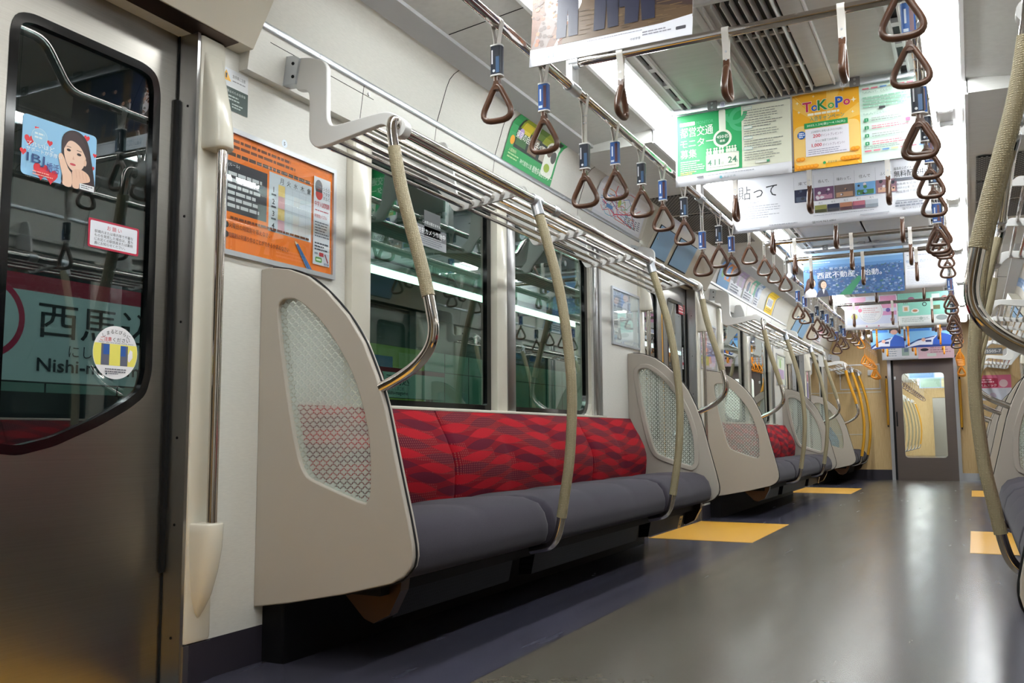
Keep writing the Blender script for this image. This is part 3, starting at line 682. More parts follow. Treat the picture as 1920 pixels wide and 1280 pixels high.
# ------------------------------------------------------------------ grab poles
def split_path(path, a, c):
    n = len(path); i, j = int(a*n), int(c*n); return path[:i+1], path[i:j+1], path[j:]
def pole_mid(y, sleeve, label, group):
    t = thing('grab_pole', (-.70, y, .243), label, 'grab pole', group)
    path = spline([(-.758, y, 1.447), (-.748, y, 1.413), (-.717, y, 1.313), (-.671, y, 1.136), (-.641, y, .946), (-.627, y, .76), (-.637, y, .559), (-.659, y, .413), (-.677, y, .314), (-.695, y, .265), (-.725, y, .24), (-.79, y, .226)], 6)
    a, m_, c = split_path(path, .085, .70)
    MB().tube(a, .0145, 14).build('upper_tube', M['chrome'], t); MB().tube(m_, .0178, 16).build('sleeve', sleeve, t); MB().tube(c, .0145, 14).build('lower_tube', M['chrome'], t)
    return t
def pole_end(y, yp, sleeve, label, group):     # bends back into the end panel at yp
    t = thing('grab_pole', (-.762, y, 1.462), label, 'grab pole', group); yy = lambda f: y+(yp-y)*f
    path = spline([(-.762, yy(.35), 1.463), (-.762, yy(.75), 1.477), (-.761, yy(1.0), 1.468), (-.757, yy(1.1), 1.435), (-.742, yy(1.08), 1.35), (-.725, yy(1.05), 1.27), (-.70, yy(1.02), 1.181), (-.664, yy(1), 1.061), (-.636, yy(1), .95), (-.628, yy(1), .89), (-.642, yy(1), .845), (-.68, yy(1), .805), (-.73, yy(1), .775), (-.79, yy(1), .749)], 6)
    a, m_, c = split_path(path, .27, .585)
    MB().tube(a, .0145, 14).build('upper_tube', M['chrome'], t); MB().tube(m_, .0178, 16).build('sleeve', sleeve, t); MB().tube(c, .0148, 14).build('elbow', M['chrome'], t)
    return t
GP = 'grab poles in front of the benches'
pe = []
POLES = [pole_end(2.06, 1.998, M['sleeve'], 'beige sleeved pole with chrome elbow at near end of first left bench', GP), pole_mid(2.906, M['sleeve'], 'beige curved pole, nearer of two in front of the nearest left bench', GP),
     pole_mid(4.21, M['sleeve'], 'beige curved pole, farther of two in front of the nearest left bench', GP), pole_end(5.065, 5.127, M['sleeve'], 'beige pole with chrome elbow at far end of first left bench', GP)]
nm2 = ['beige elbow pole at near end of second left bench', 'beige curved pole, nearer of two before the second left bench', 'beige curved pole, farther of two before the second left bench', 'beige elbow pole at far end of second left bench']
for o, l in zip(POLES, nm2): shift(o, P, label=l)
YP = 'yellow poles of the priority bench'
YPOLES = [pole_end(11.85, 11.785, M['ysleeve'], 'yellow pole with chrome elbow at front of left priority bench', YP), pole_mid(12.38, M['ysleeve'], 'yellow curved pole, nearer of two at the left priority bench', YP), pole_mid(13.15, M['ysleeve'], 'yellow curved pole, beside the end wall on the left', YP)]
sl = [('beige pole with big chrome elbow, nearest on the right', 'elbow pole at near end of second right bench', 3, 2.06), ('beige curved pole, nearer of two in front of the right bench', 'curved pole, nearer of two before second right bench', 1, 2.906), ('beige curved pole, farther of two in front of the right bench', 'curved pole, farther of two before second right bench', 2, 4.21), ('beige elbow pole at far end of nearest right bench', 'elbow pole at far end of second right bench', 0, 5.065)]
for a, b_, src, y in sl:
    o = POLES[src]; copy_tree(o, (-o.location.x+DX, y, o.location.z), PI, a); copy_tree(o, (-o.location.x+DX, y+P, o.location.z), PI, b_)
o = YPOLES[1]; copy_tree(o, (-o.location.x+DX, 12.38, o.location.z), PI, 'yellow curved pole at the right priority bench'); copy_tree(o, (-o.location.x+DX, 13.15, o.location.z), PI, 'yellow curved pole beside the end wall on the right')
o = pole_end(30.065, 30.127, M['ysleeve'], 'yellow pole with chrome elbow at front of right priority bench', YP); o.location = (-o.location.x+DX, 11.85, o.location.z); o.rotation_euler = (0, 0, PI)
# chrome bars beside the doors
def door_bar(y, label):
    t = thing('door_grab_bar', (-1.16, y, .165), label, 'door grab bar', 'chrome bars beside the doors')
    MB().cyl((-1.148, y, .35), (-1.148, y, 1.42), .0135, 14).build('bar', M['chrome'], t)
    def half(rows, nm):                    # half-round cover that grows out of the door post
        rows2 = []
        for (z0, a0, p0), (z1, a1, p1) in zip(rows, rows[1:]):
            for k in range(3): q = k/3; rows2.append((z0+(z1-z0)*q, a0+(a1-a0)*q, p0+(p1-p0)*q))
        rows2.append(rows[-1]); b = MB()
        def ring(z, a, p): return [b.v(-1.189+p*max(0, math.sin(u))**.7, y-a*math.copysign(abs(math.cos(u))**.7, math.cos(u)), z) for u in [PI*i/16 for i in range(17)]]
        R = [ring(*r) for r in rows2]
        for A, B in zip(R, R[1:]):
            for i in range(17): b.face((A[i], A[(i+1) % 17], B[(i+1) % 17], B[i]))
        b.face(R[0]); b.face(R[-1]); return b.build(nm, M['cream_gloss'], t, 50)
    half([(1.384, .034, .064), (1.388, .036, .068), (1.44, .036, .064), (1.50, .036, .052), (1.56, .036, .034), (1.61, .035, .018), (1.65, .034, .006)], 'upper_cover')
    half([(.403, .034, .066), (.399, .036, .068), (.34, .036, .064), (.28, .033, .052), (.22, .025, .034), (.185, .015, .016), (.164, .005, .004)], 'lower_cover')
    return t
d0 = door_bar(1.767, 'chrome bar with cream end covers beside the nearest left door')
for y, l in ((1.12*2-1.767+P, 'chrome bar on the near side of the second left door'), (1.767+P, 'chrome bar on the far side of the second left door'), (1.12*2-1.767+2*P, 'chrome bar on the near side of the last left door'), (1.767+2*P, 'chrome bar on the far side of the last left door')): copy_tree(d0, (-1.16, y, .165), None, l)
for y, l in ((1.767, 'chrome bar beside the nearest right door'), (1.12*2-1.767+P, 'chrome bar on the near side of the second right door'), (1.767+P, 'chrome bar on the far side of the second right door'), (1.12*2-1.767+2*P, 'chrome bar on the near side of the last right door'), (1.767+2*P, 'chrome bar on the far side of the last right door')): copy_tree(d0, (1.16+DX, y, .165), PI, l)
# yellow bars beside the gangway door
def ybar(x, z0, z1, label):
    t = thing('door_grab_bar', (x, YF-.045, z0), label, 'door grab bar', 'yellow bars beside the end door')
    MB().cyl((x, YF-.045, z0), (x, YF-.045, z1), .016, 14).build('sleeve', M['ysleeve'], t)
    for z in (z0-.02, z1+.02): MB().tube([(x, YF-.045, z+.02), (x, YF-.045, z), (x, YF, z)], .009).build('mount', M['copper'], t)
    return t
ybar(-.425, .74, 1.37, 'yellow vertical bar on the left of the end door'); ybar(.478, .70, 1.33, 'yellow vertical bar on the right of the end door')

# ------------------------------------------------------------------ hanging rails
RX, RZ, RZD, BZ = .524, 1.765, 1.905, 1.845
ZS = [(-2.3, .3), (1.95, 5.12), (6.9, 10.0), (11.75, 13.4)]     # lower stretches over the benches
def rail(s, label):
    t = thing('strap_rail', (-RX*s, 5.5, RZ), label, 'hanging rail'); x = -RX
    pts = []
    for a, c in ZS: pts += [(x, a, RZ), (x, c, RZ)] + ([(x, c+.14, RZD), (x, c+1.55, RZD)] if c < 13 else [])
    pts = [p for p in pts if p[1] <= 13.45]; path = []
    for i, p in enumerate(pts):
        if 0 < i < len(pts)-1:
            P0, Q, R_ = Vector(pts[i-1]), Vector(p), Vector(pts[i+1]); a = Q+(P0-Q).normalized()*.04; c = Q+(R_-Q).normalized()*.04
            path += [a*(1-u)**2+Q*2*u*(1-u)+c*u*u for u in (0, .25, .5, .75, 1)]
        else: path.append(Vector(p))
    MB(s).tube(path, .0155, 16).build('tube', M['chrome'], t)
    for y in (-1.8, 2.70, 4.29, 5.25, 6.75, 7.58, 9.17, 10.15, 11.6, 13.2):
        hz = RZD if any(c+.1 < y < c+1.6 for a, c in ZS) else RZ
        MB(s).box(x-.012, x+.012, y-.028, y+.028, hz, 2.06, .004).build('hanger_bracket', M['white'], t)
        b = MB(s); b.cyl((x, y-.036, hz), (x, y+.036, hz), .0195, 16); b.build('collar', M['alu'], t)
    return t
RL = rail(1, 'long chrome strap rail over the left bench'); RR = rail(-1, 'long chrome strap rail over the right bench')
def cross_bar(y, label):
    t = thing('cross_rail', (0, y, BZ), label, 'hanging rail', 'cross bars between the two strap rails')
    z = BZ
    MB().cyl((-RX+.01, y, z), (RX-.02, y, z), .0148, 16).build('tube', M['chrome'], t)
    MB().cyl((-RX-.002, y, z), (-RX+.03, y, z), .02).build('end_collar', M['alu'], t); MB().cyl((RX-.035, y, z), (RX-.008, y, z), .02).build('end_collar', M['alu'], t)
    return t
BARS = [2.69, 4.28, 5.18, 5.91, 6.56, 7.52, 9.13, 9.98, 10.78, 11.44, 12.25, 12.9]
cb0 = cross_bar(BARS[0], 'chrome cross bar nearest the camera, under the first hanging poster')
BLAB = ['second chrome cross bar, under the green and orange posters'] + ['%s chrome cross bar from the camera' % NTH[i] for i in range(2, 12)]
for y, l in zip(BARS[1:], BLAB): copy_tree(cb0, (0, y, BZ), None, l)

# ------------------------------------------------------------------ strap hangers
def ring_path(n=7):                            # rounded triangle in XZ, top at the origin
    pts = round_poly([(0, 0), (-.058, -.112), (.058, -.112)], [.03, .05, .05], n); return pts
def hanger(kind, drop, loc):
    # drop: from rail axis to the lowest point of the handle
    t = thing('strap_hanger', loc, '', 'strap hanger'); R = .0158; x, y, z = loc
    bm_, hm = (M['obelt'], M['orange']) if kind == 'orange' else (M['belt'], M['brown'])
    top = -drop+.126                           # top of the handle
    lo = -.048
    b = MB()
    path = [(R*math.cos(a), R*math.sin(a)) for a in [PI*1.22 - PI*1.44*i/14 for i in range(15)]]
    path = [(-.0055, lo)] + path[:] + [(.0055, lo)]
    path = [(-.004, top-.008), (-.004, lo-.01)] + path + [(.004, lo-.01), (.004, top-.008)]
    th = .0016; out = [(px*(1+th*60) if abs(px) > .012 else px+(th if px > 0 else -th), pz) for px, pz in path]
    A = [[b.v(x+p[0], y+w_, z+p[1]) for p in path] for w_ in (-.0105, .0105)]; B = [[b.v(x+p[0], y+w_, z+p[1]+(th if i not in (0, len(path)-1) and p[1] > 0 else 0)) for i, p in enumerate(out)] for w_ in (-.0105, .0105)]
    n = len(path)
    for i in range(n-1):
        b.face((A[0][i], A[0][i+1], A[1][i+1], A[1][i])); b.face((B[0][i], B[1][i], B[1][i+1], B[0][i+1]))
        b.face((A[0][i], B[0][i], B[0][i+1], A[0][i+1])); b.face((A[1][i], A[1][i+1], B[1][i+1], B[1][i]))
    o = b.build('belt', bm_, t, 40)
    for dz in (-.062, -.088): MB().tube([(x-.007, y, z+dz), (x+.007, y, z+dz)], .0035, 8).build('rivet', M['alu'], t)
    if kind in ('dark', 'blue'):
        s0 = top+.010; b = MB(); c1 = {'dark': ('1B2230', '2F3A4E'), 'blue': ('2A5598', '3C7AC8')}[kind]
        b.use(ink(c1[0])); r = .0178; prof = round_poly([(x-.017, y-.0125), (x+.017, y-.0125), (x+.017, y+.0125), (x-.017, y+.0125)], .009, 4); b.prism(prof, 'z', z+s0, z+s0+.082); sv = b.build('advert_sleeve', None, t)
        pr2 = inset(prof, -.0012); MB().prism(pr2, 'z', z+s0-.004, z+s0).build('sleeve_cap', M['white'], t); MB().prism(pr2, 'z', z+s0+.082, z+s0+.086).build('sleeve_cap', M['white'], t)
        pr = Print(plane((x, y-.0126, z+s0), (1, 0, 0), (0, 0, 1), (0, -1, 0)), .0004)
        if kind == 'dark': pr.rect(.002, .004, .013, .05, '3F5F86').rect(-.011, .03, -.007, .07, 'C9CCD2').disc(-.004, .01, .004, 'DDE3EA')
        else: pr.rect(.003, .006, .013, .076, '5A3A44').rect(-.009, .028, -.004, .066, 'D8E2F0').rect(-.012, .006, .0, .014, 'C8D8EC')
        pr.done(sv, 'sleeve_print')
    pts = ring_path(); cz = sum(p[1] for p in pts)/len(pts)
    b = MB(); b.tube([(x+px, y, z+top-.007+pz) for px, pz in pts], .0075, 10, True, flat=(.0082, .0105, (0, 1, 0)))
    # neck that joins ring and belt
    b.prism([(x-.0135, z+top-.032), (x+.0135, z+top-.032), (x+.0075, z+top-.012), (x+.005, z+top+.006), (x-.005, z+top+.006), (x-.0075, z+top-.012)], 'y', y-.0095, y+.0095)
    b.build('handle', hm, t, 50)
    return t
proto = {}
def strap(kind, drop, loc, label, group, turn=0):
    key = (kind, round(drop, 3))
    if key not in proto:
        o = hanger(kind, drop, loc); proto[key] = o; o['label'] = label; o['group'] = group; o.rotation_euler = (0, 0, turn); return o
    return copy_tree(proto[key], loc, turn, label, group)
SY = [2.161, 2.472, 2.80, 3.10, 3.40, 3.68, 4.00, 4.31, 4.64, 4.92]
for s, side, dy in ((1, 'left', 0), (-1, 'right', -.06)):
    x = -RX*s + (DX if s < 0 else 0); n = 0
    g = 'strap hangers on the %s rail' % side
    for k in (0, 1):
        for i, y in enumerate(SY):
            kind = 'dark' if i % 2 == 0 else 'blue'
            lg = i in (2, 7)
            if k == 1 and i in (0, 3): kind = 'blue' if kind == 'dark' else 'dark'
            lab = '%sstrap with %s sleeve, %s of ten over the %s %s bench' % ('long ' if lg else '', 'black' if kind == 'dark' else 'blue', NTH[i], 'nearest' if k == 0 else 'second', side)
            strap(kind, .382 if lg else .287, (x, y+P*k+dy, RZ), lab, g)
    for k in (0, 1):
        for i, y in enumerate((5.38, 5.82, 6.14, 6.54)):
            kind = 'orange' if (k == 1 and i == 3) else 'plain'
            strap(kind, .285, (x, y+P*k+dy, RZD), '%s strap without sleeve by the %s %s door, %s of four' % ('orange' if kind == 'orange' else 'brown', ['second', 'last'][k], side, NTH[i]), g)
    for i, (y, lg) in enumerate(((11.78, 0), (12.02, 0), (12.26, 0), (12.5, 0), (12.74, 0), (12.95, 1), (13.15, 1), (13.32, 1))):
        strap('orange', .41 if lg else .31, (x, y+dy, RZ), '%s orange strap over the %s priority bench, %s from the door' % ('long' if lg else 'short', side, NTH[i]), g)
CXN = ['left', 'middle', 'right']
for j, y in enumerate(BARS):
    for i, x in enumerate((-.35, -.01, .325)):
        kind = 'orange' if j >= 9 else 'plain'
        lab = '%s strap, %s of three on the %s cross bar from the camera' % ('orange' if kind == 'orange' else 'brown', CXN[i], NTH[j])
        strap(kind, .215, (x, y, BZ), lab, 'strap hangers on the cross bars', PI/2)
# dome cameras and small fittings
def dome(x, y, z, label):
    t = thing('security_camera', (x, y, z), label, 'security camera')
    MB().lathe([(.0, 0), (.062, 0), (.062, -.012), (.05, -.035), (.03, -.046)], (x, y, z), 24).build('housing', M['white'], t); MB().lathe([(.03, -.044), (.03, -.05), (.024, -.066), (.012, -.076), (.002, -.079)], (x, y, z), 20).build('dome', M['frit'], t)
dome(.105, 8.0, 2.052, 'white dome camera with black lens under the centre of the ceiling')

# ------------------------------------------------------------------ framed wall posters
def framed(y0, y1, z0, z1, label, s=1, base='E6E8EE', cover=True):
    x = -1.2*s + (DX if s < 0 else 0); t = thing('framed_poster', (x, (y0+y1)/2, z0), label, 'framed poster')
    q = (lambda a, c: (a, c)) if s > 0 else (lambda a, c: (-c+DX, -a+DX))
    X = lambda v: v if s > 0 else -v+DX
    b = MB(); o = [(y0-.014, z0-.014), (y1+.014, z0-.014), (y1+.014, z1+.014), (y0-.014, z1+.014)]; i = [(y0, z0), (y1, z0), (y1, z1), (y0, z1)]
    b.ring(o, i, 'x', X(-1.2), X(-1.188)); b.build('frame', M['alu'], t, 0)
    b = MB(); b.box(X(-1.2), X(-1.196), y0, y1, z0, z1); pp = b.build('poster', ink(base), t, 0)
    f = plane((X(-1.196), y0 if s > 0 else y1, z0), (0, s, 0), (0, 0, 1), (s, 0, 0))
    return t, pp, f
def cover(t, y0, y1, z0, z1, s=1):
    X = lambda v: v if s > 0 else -v+DX
    MB().box(X(-1.1925), X(-1.191), y0, y1, z0, z1).build('cover_sheet', M['clear'], t, 0)
# orange puzzle poster
t, pp, f = framed(1.83, 2.297, 1.132, 1.463, 'orange school timetable poster in a metal frame above the near end panel')
p = Print(f); W_, H_ = .467, .331
p.rect(0, 0, W_, H_, 'F0791A').rows(.005, .316, .30, 2, .017, '6E2E08', .5).rows(.005, .277, .36, 1, .017, '3A1A08', .6, .02)
p.rect(0, .108, .166, .252, '3B3A44').text('(ルール)', .010, .234, .012, 'E8E8EC').rows(.010, .222, .160, 6, .018, 'D8D8DE', .55)
p.rect(.174, .086, .366, .262, 'D4D8E4'); p.rect(.214, .092, .243, .232, 'E4C680').rect(.214, .162, .243, .197, 'D8A8B0').rect(.214, .092, .243, .127, 'E0AFC0')
for i, c in enumerate('月火水木金'): p.text(c, .228+.031*i, .236, .017, '20222C', 'C', bold=.01)
for i in range(4): p.text(str(i+1), .193, .204-.036*i, .016, '2A2C34', 'C', bold=.02).rect(.184, .194-.036*i, .204, .199-.036*i, '505460')
for i in range(4): p.rect(.213, .125+.036*i, .362, .126+.036*i, 'B4BAC8')
for i in range(5): p.rect(.243+.031*i, .092, .244+.031*i, .232, 'B4BAC8')
p.text('火曜日の時間割を答えなさい', .016, .063, .015, '5A2410', w=.17).text('時間割は何通り作ることができるか求めなさい', .014, .036, .0145, '5A1410', w=.25, bold=.012).rows(.02, .096, .36, 1, .012, '6E2E08', .55, .02)
p.disc(.006, .070, .009, '2A2024').disc(.006, .043, .009, '2A2024')
p.poly([(.287, .078), (.294, .066), (.347, .0), (.372, .0), (.304, .071)], '3F74B4').poly([(.287, .078), (.294, .066), (.304, .071)], 'E6C49A').poly([(.287, .078), (.2885, .0745), (.291, .0755)], '2A2A30').poly([(.298, .069), (.353, .0), (.359, .0), (.301, .07)], '2C5890')
p.rect(.373, .022, .455, .300, 'D6D9E2').disc(.397, .268, .018, '6A6872', ry=.024).disc(.399, .246, .017, 'B8322E', ry=.018).rect(.383, .253, .414, .262, '3A383E').text('シカク', .418, .262, .012, '30323A', w=.032).text('アタマ', .418, .247, .012, '30323A', w=.032).text('マルく', .418, .232, .012, '30323A', w=.032)
p.text('中学入試問題', .378, .206, .017, 'B4243A', w=.072, bold=.02).rows(.380, .196, .452, 1, .008, 'B45A6A').text('時間割パズル', .378, .170, .012, 'B4243A', w=.06).rows(.380, .158, .45, 6, .0088, '6A6E7C', .4).rows(.380, .092, .45, 3, .0095, '4A4E5C', .5)
p.rect(.380, .054, .396, .060, '8890A0').rrect(.402, .05, .425, .062, .004, 'B4242E').rrect(.384, .03, .416, .046, .005, '5C9A4A').rect(.389, .035, .411, .041, 'D8E8D0').rect(.424, .024, .451, .062, 'C8CCD8').poly([(.428, .058), (.433, .06), (.448, .035), (.443, .032)], '8A3040').rect(.426, .025, .449, .031, '3A4A7A').text('日能研', .427, .0255, .005, 'E8ECF4', w=.02)
p.done(pp); cover(t, 1.83, 2.297, 1.132, 1.463)
# blank-looking poster beyond the first bench, and its neighbours farther on
t, pp, f = framed(4.853, 5.30, 1.15, 1.455, 'pale framed poster on the wall beside the second left door', base='D4D6DC'); p = Print(f)
p.rect(.0, .21, .3, .305, 'B9BED2').rows(.03, .27, .26, 4, .018, '9AA0B4').rows(.03, .17, .4, 5, .02, 'BCC0CC', .35).rect(.02, .015, .43, .03, 'C4C8D4'); p.done(pp); cover(t, 4.853, 5.30, 1.15, 1.455)
t, pp, f = framed(6.72, 7.18, 1.132, 1.463, 'colourful framed poster beyond the second left door', base='D9CBD6'); p = Print(f)
p.rect(.02, .1, .2, .3, 'D8A6B4').rect(.21, .05, .44, .2, 'A9A4CC').rect(.03, .02, .25, .09, 'D8D06A').disc(.15, .21, .05, 'C84A5A').rows(.24, .30, .44, 4, .018, '7A6A8A'); p.done(pp); cover(t, 6.72, 7.18, 1.132, 1.463)
t, pp, f = framed(9.74, 10.18, 1.15, 1.455, 'pale green framed poster beside the last left door', base='D6DECF'); p = Print(f)
p.rect(.03, .06, .4, .16, 'B8A0C4').disc(.2, .22, .05, '94C07A').rows(.04, .285, .4, 2, .014, '7A8A6A'); p.done(pp)
t, pp, f = framed(11.62, 11.86, 1.05, 1.42, 'purple framed poster above the left priority bench', base='D8CFDA'); p = Print(f); p.rect(.02, .02, .22, .2, '7A6CA8').rect(.02, .22, .22, .34, 'B46A7A').rows(.03, .33, .2, 2, .014, 'F0E8F0'); p.done(pp)
# warning notice at the top of the near wall
t = thing('warning_notice', (-1.2, 1.86, 1.52), 'white and dark green warning sticker at the top of the near left wall', 'notice')
MB().box(-1.2, -1.1988, 1.80, 1.912, 1.527, 1.645).build('notice_sheet', ink('DDE0E4'), t, 0); p = Print(on_left(1.80, 1.527, -1.1988))
p.rect(0, 0, .112, .066, '3F4F4C').poly([(.008, .082), (.044, .082), (.026, .112)], 'E0A422').poly([(.024, .088), (.028, .088), (.029, .102), (.023, .102)], '22242A').text('急停車に注意', .05, .095, .010, '4A4E54', w=.05).rows(.05, .088, .104, 1, .007, '8A8E94').text('事故防止のため急停車', .012, .050, .008, 'C9D2D0', w=.09).rows(.012, .043, .1, 2, .009, 'B4C0BE').rows(.05, .022, .1, 2, .008, 'B4C0BE'); p.done(t)
t = thing('number_sticker', (-1.2, 2.06, 1.455), 'small round white sticker numbered 5 above the orange poster', 'sticker'); p = Print(on_left(2.072, 1.497)); p.disc(0, 0, .0125, 'DCE8F4').text('5', 0, -.0055, .011, '2A3440', 'C', bold=.02); p.done(t, 'disc')

# ------------------------------------------------------------------ stickers on the nearest door and windows
def sticker(y0, z0, name, label, cat='sticker', x=-1.2698): 
    t = thing(name, (x, y0, z0), label, cat); return t, Print(on_left(y0, z0, x))
def near(y, z): return y*.982, .62+(z-.62)*.982
t, p = sticker(*near(1.305, 1.222), 'door_sticker', 'blue advert sticker with a woman resting her chin, on the near door glass')
W_, H_ = .194, .140
p.rrect(0, 0, W_, H_, .012, '8FC4EA')
def heart(u, v, r, c): p.poly([(u+r*.9*16*math.sin(a)**3/16, v+r*(13*math.cos(a)-5*math.cos(2*a)-2*math.cos(3*a)-math.cos(4*a))/16) for a in [2*PI*i/22 for i in range(22)]], c)
for u, v, r in ((.035, .113, .006), (.018, .082, .014), (.069, .088, .008), (.004, .052, .009), (.166, .128, .009), (.19, .092, .006), (.183, .058, .008), (.05, .018, .022), (.075, .012, .02)): heart(u, v, r, 'DC2F3C')
p.disc(.042, .095, .02, '9CCBEA').ringp(.042, .095, .02, .001, 'C8E2F2').rows(.03, .104, .056, 2, .009, 'E0EEF8')
p.poly(smooth2([(.100, .07), (.100, .112), (.118, .133), (.145, .136), (.168, .118), (.182, .07), (.192, .02), (.188, .0), (.11, .0), (.102, .03)], 4), '2E2024')          # hair
p.poly([(.10, 0), (.19, 0), (.185, .02), (.15, .035), (.11, .025)], '3A2228')
p.poly(smooth2([(.106, .09), (.112, .115), (.135, .122), (.158, .105), (.165, .075), (.155, .048), (.135, .038), (.118, .048), (.108, .068)], 4), 'F0CDB8')   # face
p.poly(smooth2([(.104, .085), (.107, .118), (.13, .131), (.155, .12), (.172, .085), (.172, .06), (.165, .078), (.15, .1), (.13, .11), (.116, .106)], 4), '3A262A')
p.disc(.118, .086, .0055, '2A1C20', ry=.0032).disc(.146, .082, .006, '2A1C20', ry=.0032).rect(.111, .093, .124, .0943, '5A3A34').rect(.139, .090, .153, .0913, '5A3A34').poly([(.128, .066), (.134, .066), (.131, .075)], 'DDB09A').disc(.13, .054, .008, 'C84A54', ry=.0028).disc(.163, .066, .004, 'E8C0A8', ry=.008)
p.poly(smooth2([(.095, .072), (.103, .070), (.118, .042), (.128, .03), (.128, .0), (.106, .0), (.104, .02), (.092, .06)], 3), 'EFC9B2').poly(smooth2([(.13, .04), (.15, .047), (.172, .04), (.178, .024), (.16, .016), (.15, .012), (.148, .0), (.132, .0), (.130, .02)], 3), 'EBC2AA')
for i in range(4): p.line([(.138+.009*i, .043-.0006*i), (.142+.009*i, .024)], .0007, 'D29C86')
p.text('ズルいほど', .010, .068, .012, 'F4F8FC', w=.07, bold=.02).text('サポートが手厚い', .010, .056, .0105, 'F4F8FC', w=.09, bold=.01).text('IBJ', .012, .026, .026, '20407A', w=.045).text('婚活', .062, .02, .022, '38408C', w=.032).rows(.028, .014, .088, 2, .006, 'F0A8A0').rect(.15, .0, .19, .014, 'E8EAEE').rows(.154, .011, .186, 2, .005, '6A6E78'); p.done(t, 'sheet')
t, p = sticker(*near(1.489, 1.087), 'door_sticker', 'white notice sticker with red border on the near door glass'); 
p.rrect(0, 0, .149, .071, .005, 'B02744').rrect(.0055, .005, .1435, .066, .004, 'E4E8F2').text('お 願 い', .0745, .049, .011, 'C0405C', 'C', bold=.015)
for i, s_ in enumerate(('駅構内または車内等で不審な', 'ものを発見した場合は、直ち', 'にお近くの駅係員または乗務', '員にお知らせください。')): p.text(s_, .018, .0375-.0095*i, .0078, '3A3E4C', w=.113 if i < 3 else .09)
p.done(t, 'sheet')
t, p = sticker(*near(1.583, .833), 'door_sticker', 'round white and yellow caution sticker low on the near door glass')
R_ = .0655; p.disc(0, 0, R_, 'E8E8EE', 48); band = [(R_*.985*math.cos(a), R_*.985*math.sin(a)) for a in [math.asin(-.5)+(math.asin(.32)-math.asin(-.5))*i/10 for i in range(11)]]; p.poly(band + [(-x, y) for x, y in band[::-1]], 'E6DE6A')
p.rect(-.042, -.032, -.018, .020, '5F6274').rect(-.036, -.006, -.018, .019, '2E5AA4').rect(.014, -.032, .036, .018, '5F6274').rect(.014, -.008, .030, .018, '2E5AA4')
for i, c in enumerate('しまるとびらに'): a = -.0345+.0115*i; p.text(c, a, .047-abs(a)**2*9, .0095, '2A2C34', 'C', bold=.015, rot=-a*9)
p.text('ご注意', -.046, .0265, .0105, 'CC2B3A', w=.032, bold=.015).text('ください', -.010, .0265, .0098, '2A2C34', w=.05, bold=.012).text('Please take care of the closing doors', -.05, .021, .0042, '4A4C58', w=.10)
p.poly([(.040, -.022), (.050, -.010), (.049, .006), (.042, .010), (.036, -.004), (.036, -.018)], 'F0EEF4').rows(-.030, -.040, .034, 2, .006, '6A6C78').disc(-.026, -.053, .0025, '2A4A5A').rows(-.02, -.0515, .022, 1, .004, '5A5C68'); p.done(t, 'sheet')
t, p = sticker(2.885, 1.345, 'window_sticker', 'grey security camera sticker on the first left window', x=-1.2317)
p.rect(-.03, 0, .185, .078, '63676C').rect(-.03, .0, .185, .033, '9DA2A8').text('防犯カメラ作動中', -.022, .046, .022, 'E8ECEF', w=.2, bold=.015).text('Security Camera in Operation', -.022, .035, .008, 'DDE0E4', w=.17).rows(-.02, .028, .17, 3, .008, '6A7078'); p.done(t, 'sheet')
t, p = sticker(2.896, 1.44, 'window_sticker', 'dark sticker with one white line high on the first left window', x=-1.2317); p.rect(.01, -.055, .13, .045, '3A4044').text('この窓は開きません', .0, -.008, .0125, 'D8DCE0', w=.13, bold=.01); p.done(t, 'sheet')
# far-side stickers on the second door
for y, z, w_, h_, c, lab in ((6.40, 1.50, .16, .075, 'C0203A', 'red advert strip above the second left door window'), (6.50, 1.10, .12, .16, 'E6E4E8', 'white and red notice on the second left door window'), (6.56, .90, .09, .07, 'DCE0EA', 'small pale notice low on the second left door window')):
    t = thing('door_sticker', (-1.3, y, z), lab, 'sticker'); p = Print(on_left(y, z, -1.2617 if z > 1.4 else -1.2698)); p.rect(0, 0, w_, h_, c)
    if z > 1.4: p.rect(0, .012, w_, .02, 'E8D8DC').rows(.02, .06, .15, 2, .016, 'F0D8DC', .6)
    elif z > 1: p.rect(0, .03, w_, .05, 'C8303C').rows(.015, .15, .1, 4, .022, '3A3A44', .6).rows(.01, .024, .1, 2, .01, '8A8A94')
    else: p.rows(.01, .06, .08, 4, .013, '8A90A0')
    p.done(t, 'sheet')

# ------------------------------------------------------------------ advert cards on the curved panel
def card_f(y0, s=1):
    cum = [0]; pr = [(x+.0035, z-.0012) for x, z in CARD]
    for a, b in zip(pr, pr[1:]): cum.append(cum[-1]+math.hypot(b[0]-a[0], b[1]-a[1]))
    def f(u, v, h):
        v = max(0, min(v, cum[-1]))
        for i in range(len(cum)-1):
            if v <= cum[i+1]+1e-9: break
        q = (v-cum[i])/(cum[i+1]-cum[i]); (x0, z0), (x1, z1) = pr[i], pr[i+1]; d = Vector((x1-x0, z1-z0)).normalized()
        x, z = x0+(x1-x0)*q+d.y*h, z0+(z1-z0)*q-d.x*h
        return Vector((x*s + (DX if s < 0 else 0), y0+u*s, z))
    return f, cum[-1], cum[1:-1]
def card(y0, w_, label, base, draw, s=1):
    f, L, cuts = card_f(y0, s); t = thing('advert_card', (-1.12*s, y0+w_*s/2, 1.9), label, 'advert card', 'advert cards above the windows'); p = Print(f, .0015, 1, cuts); p.step = .0001; h = min(L, .235)
    p.rect(0, 0, w_, h, base); draw(p, w_, h); p.done(t, 'card'); return t
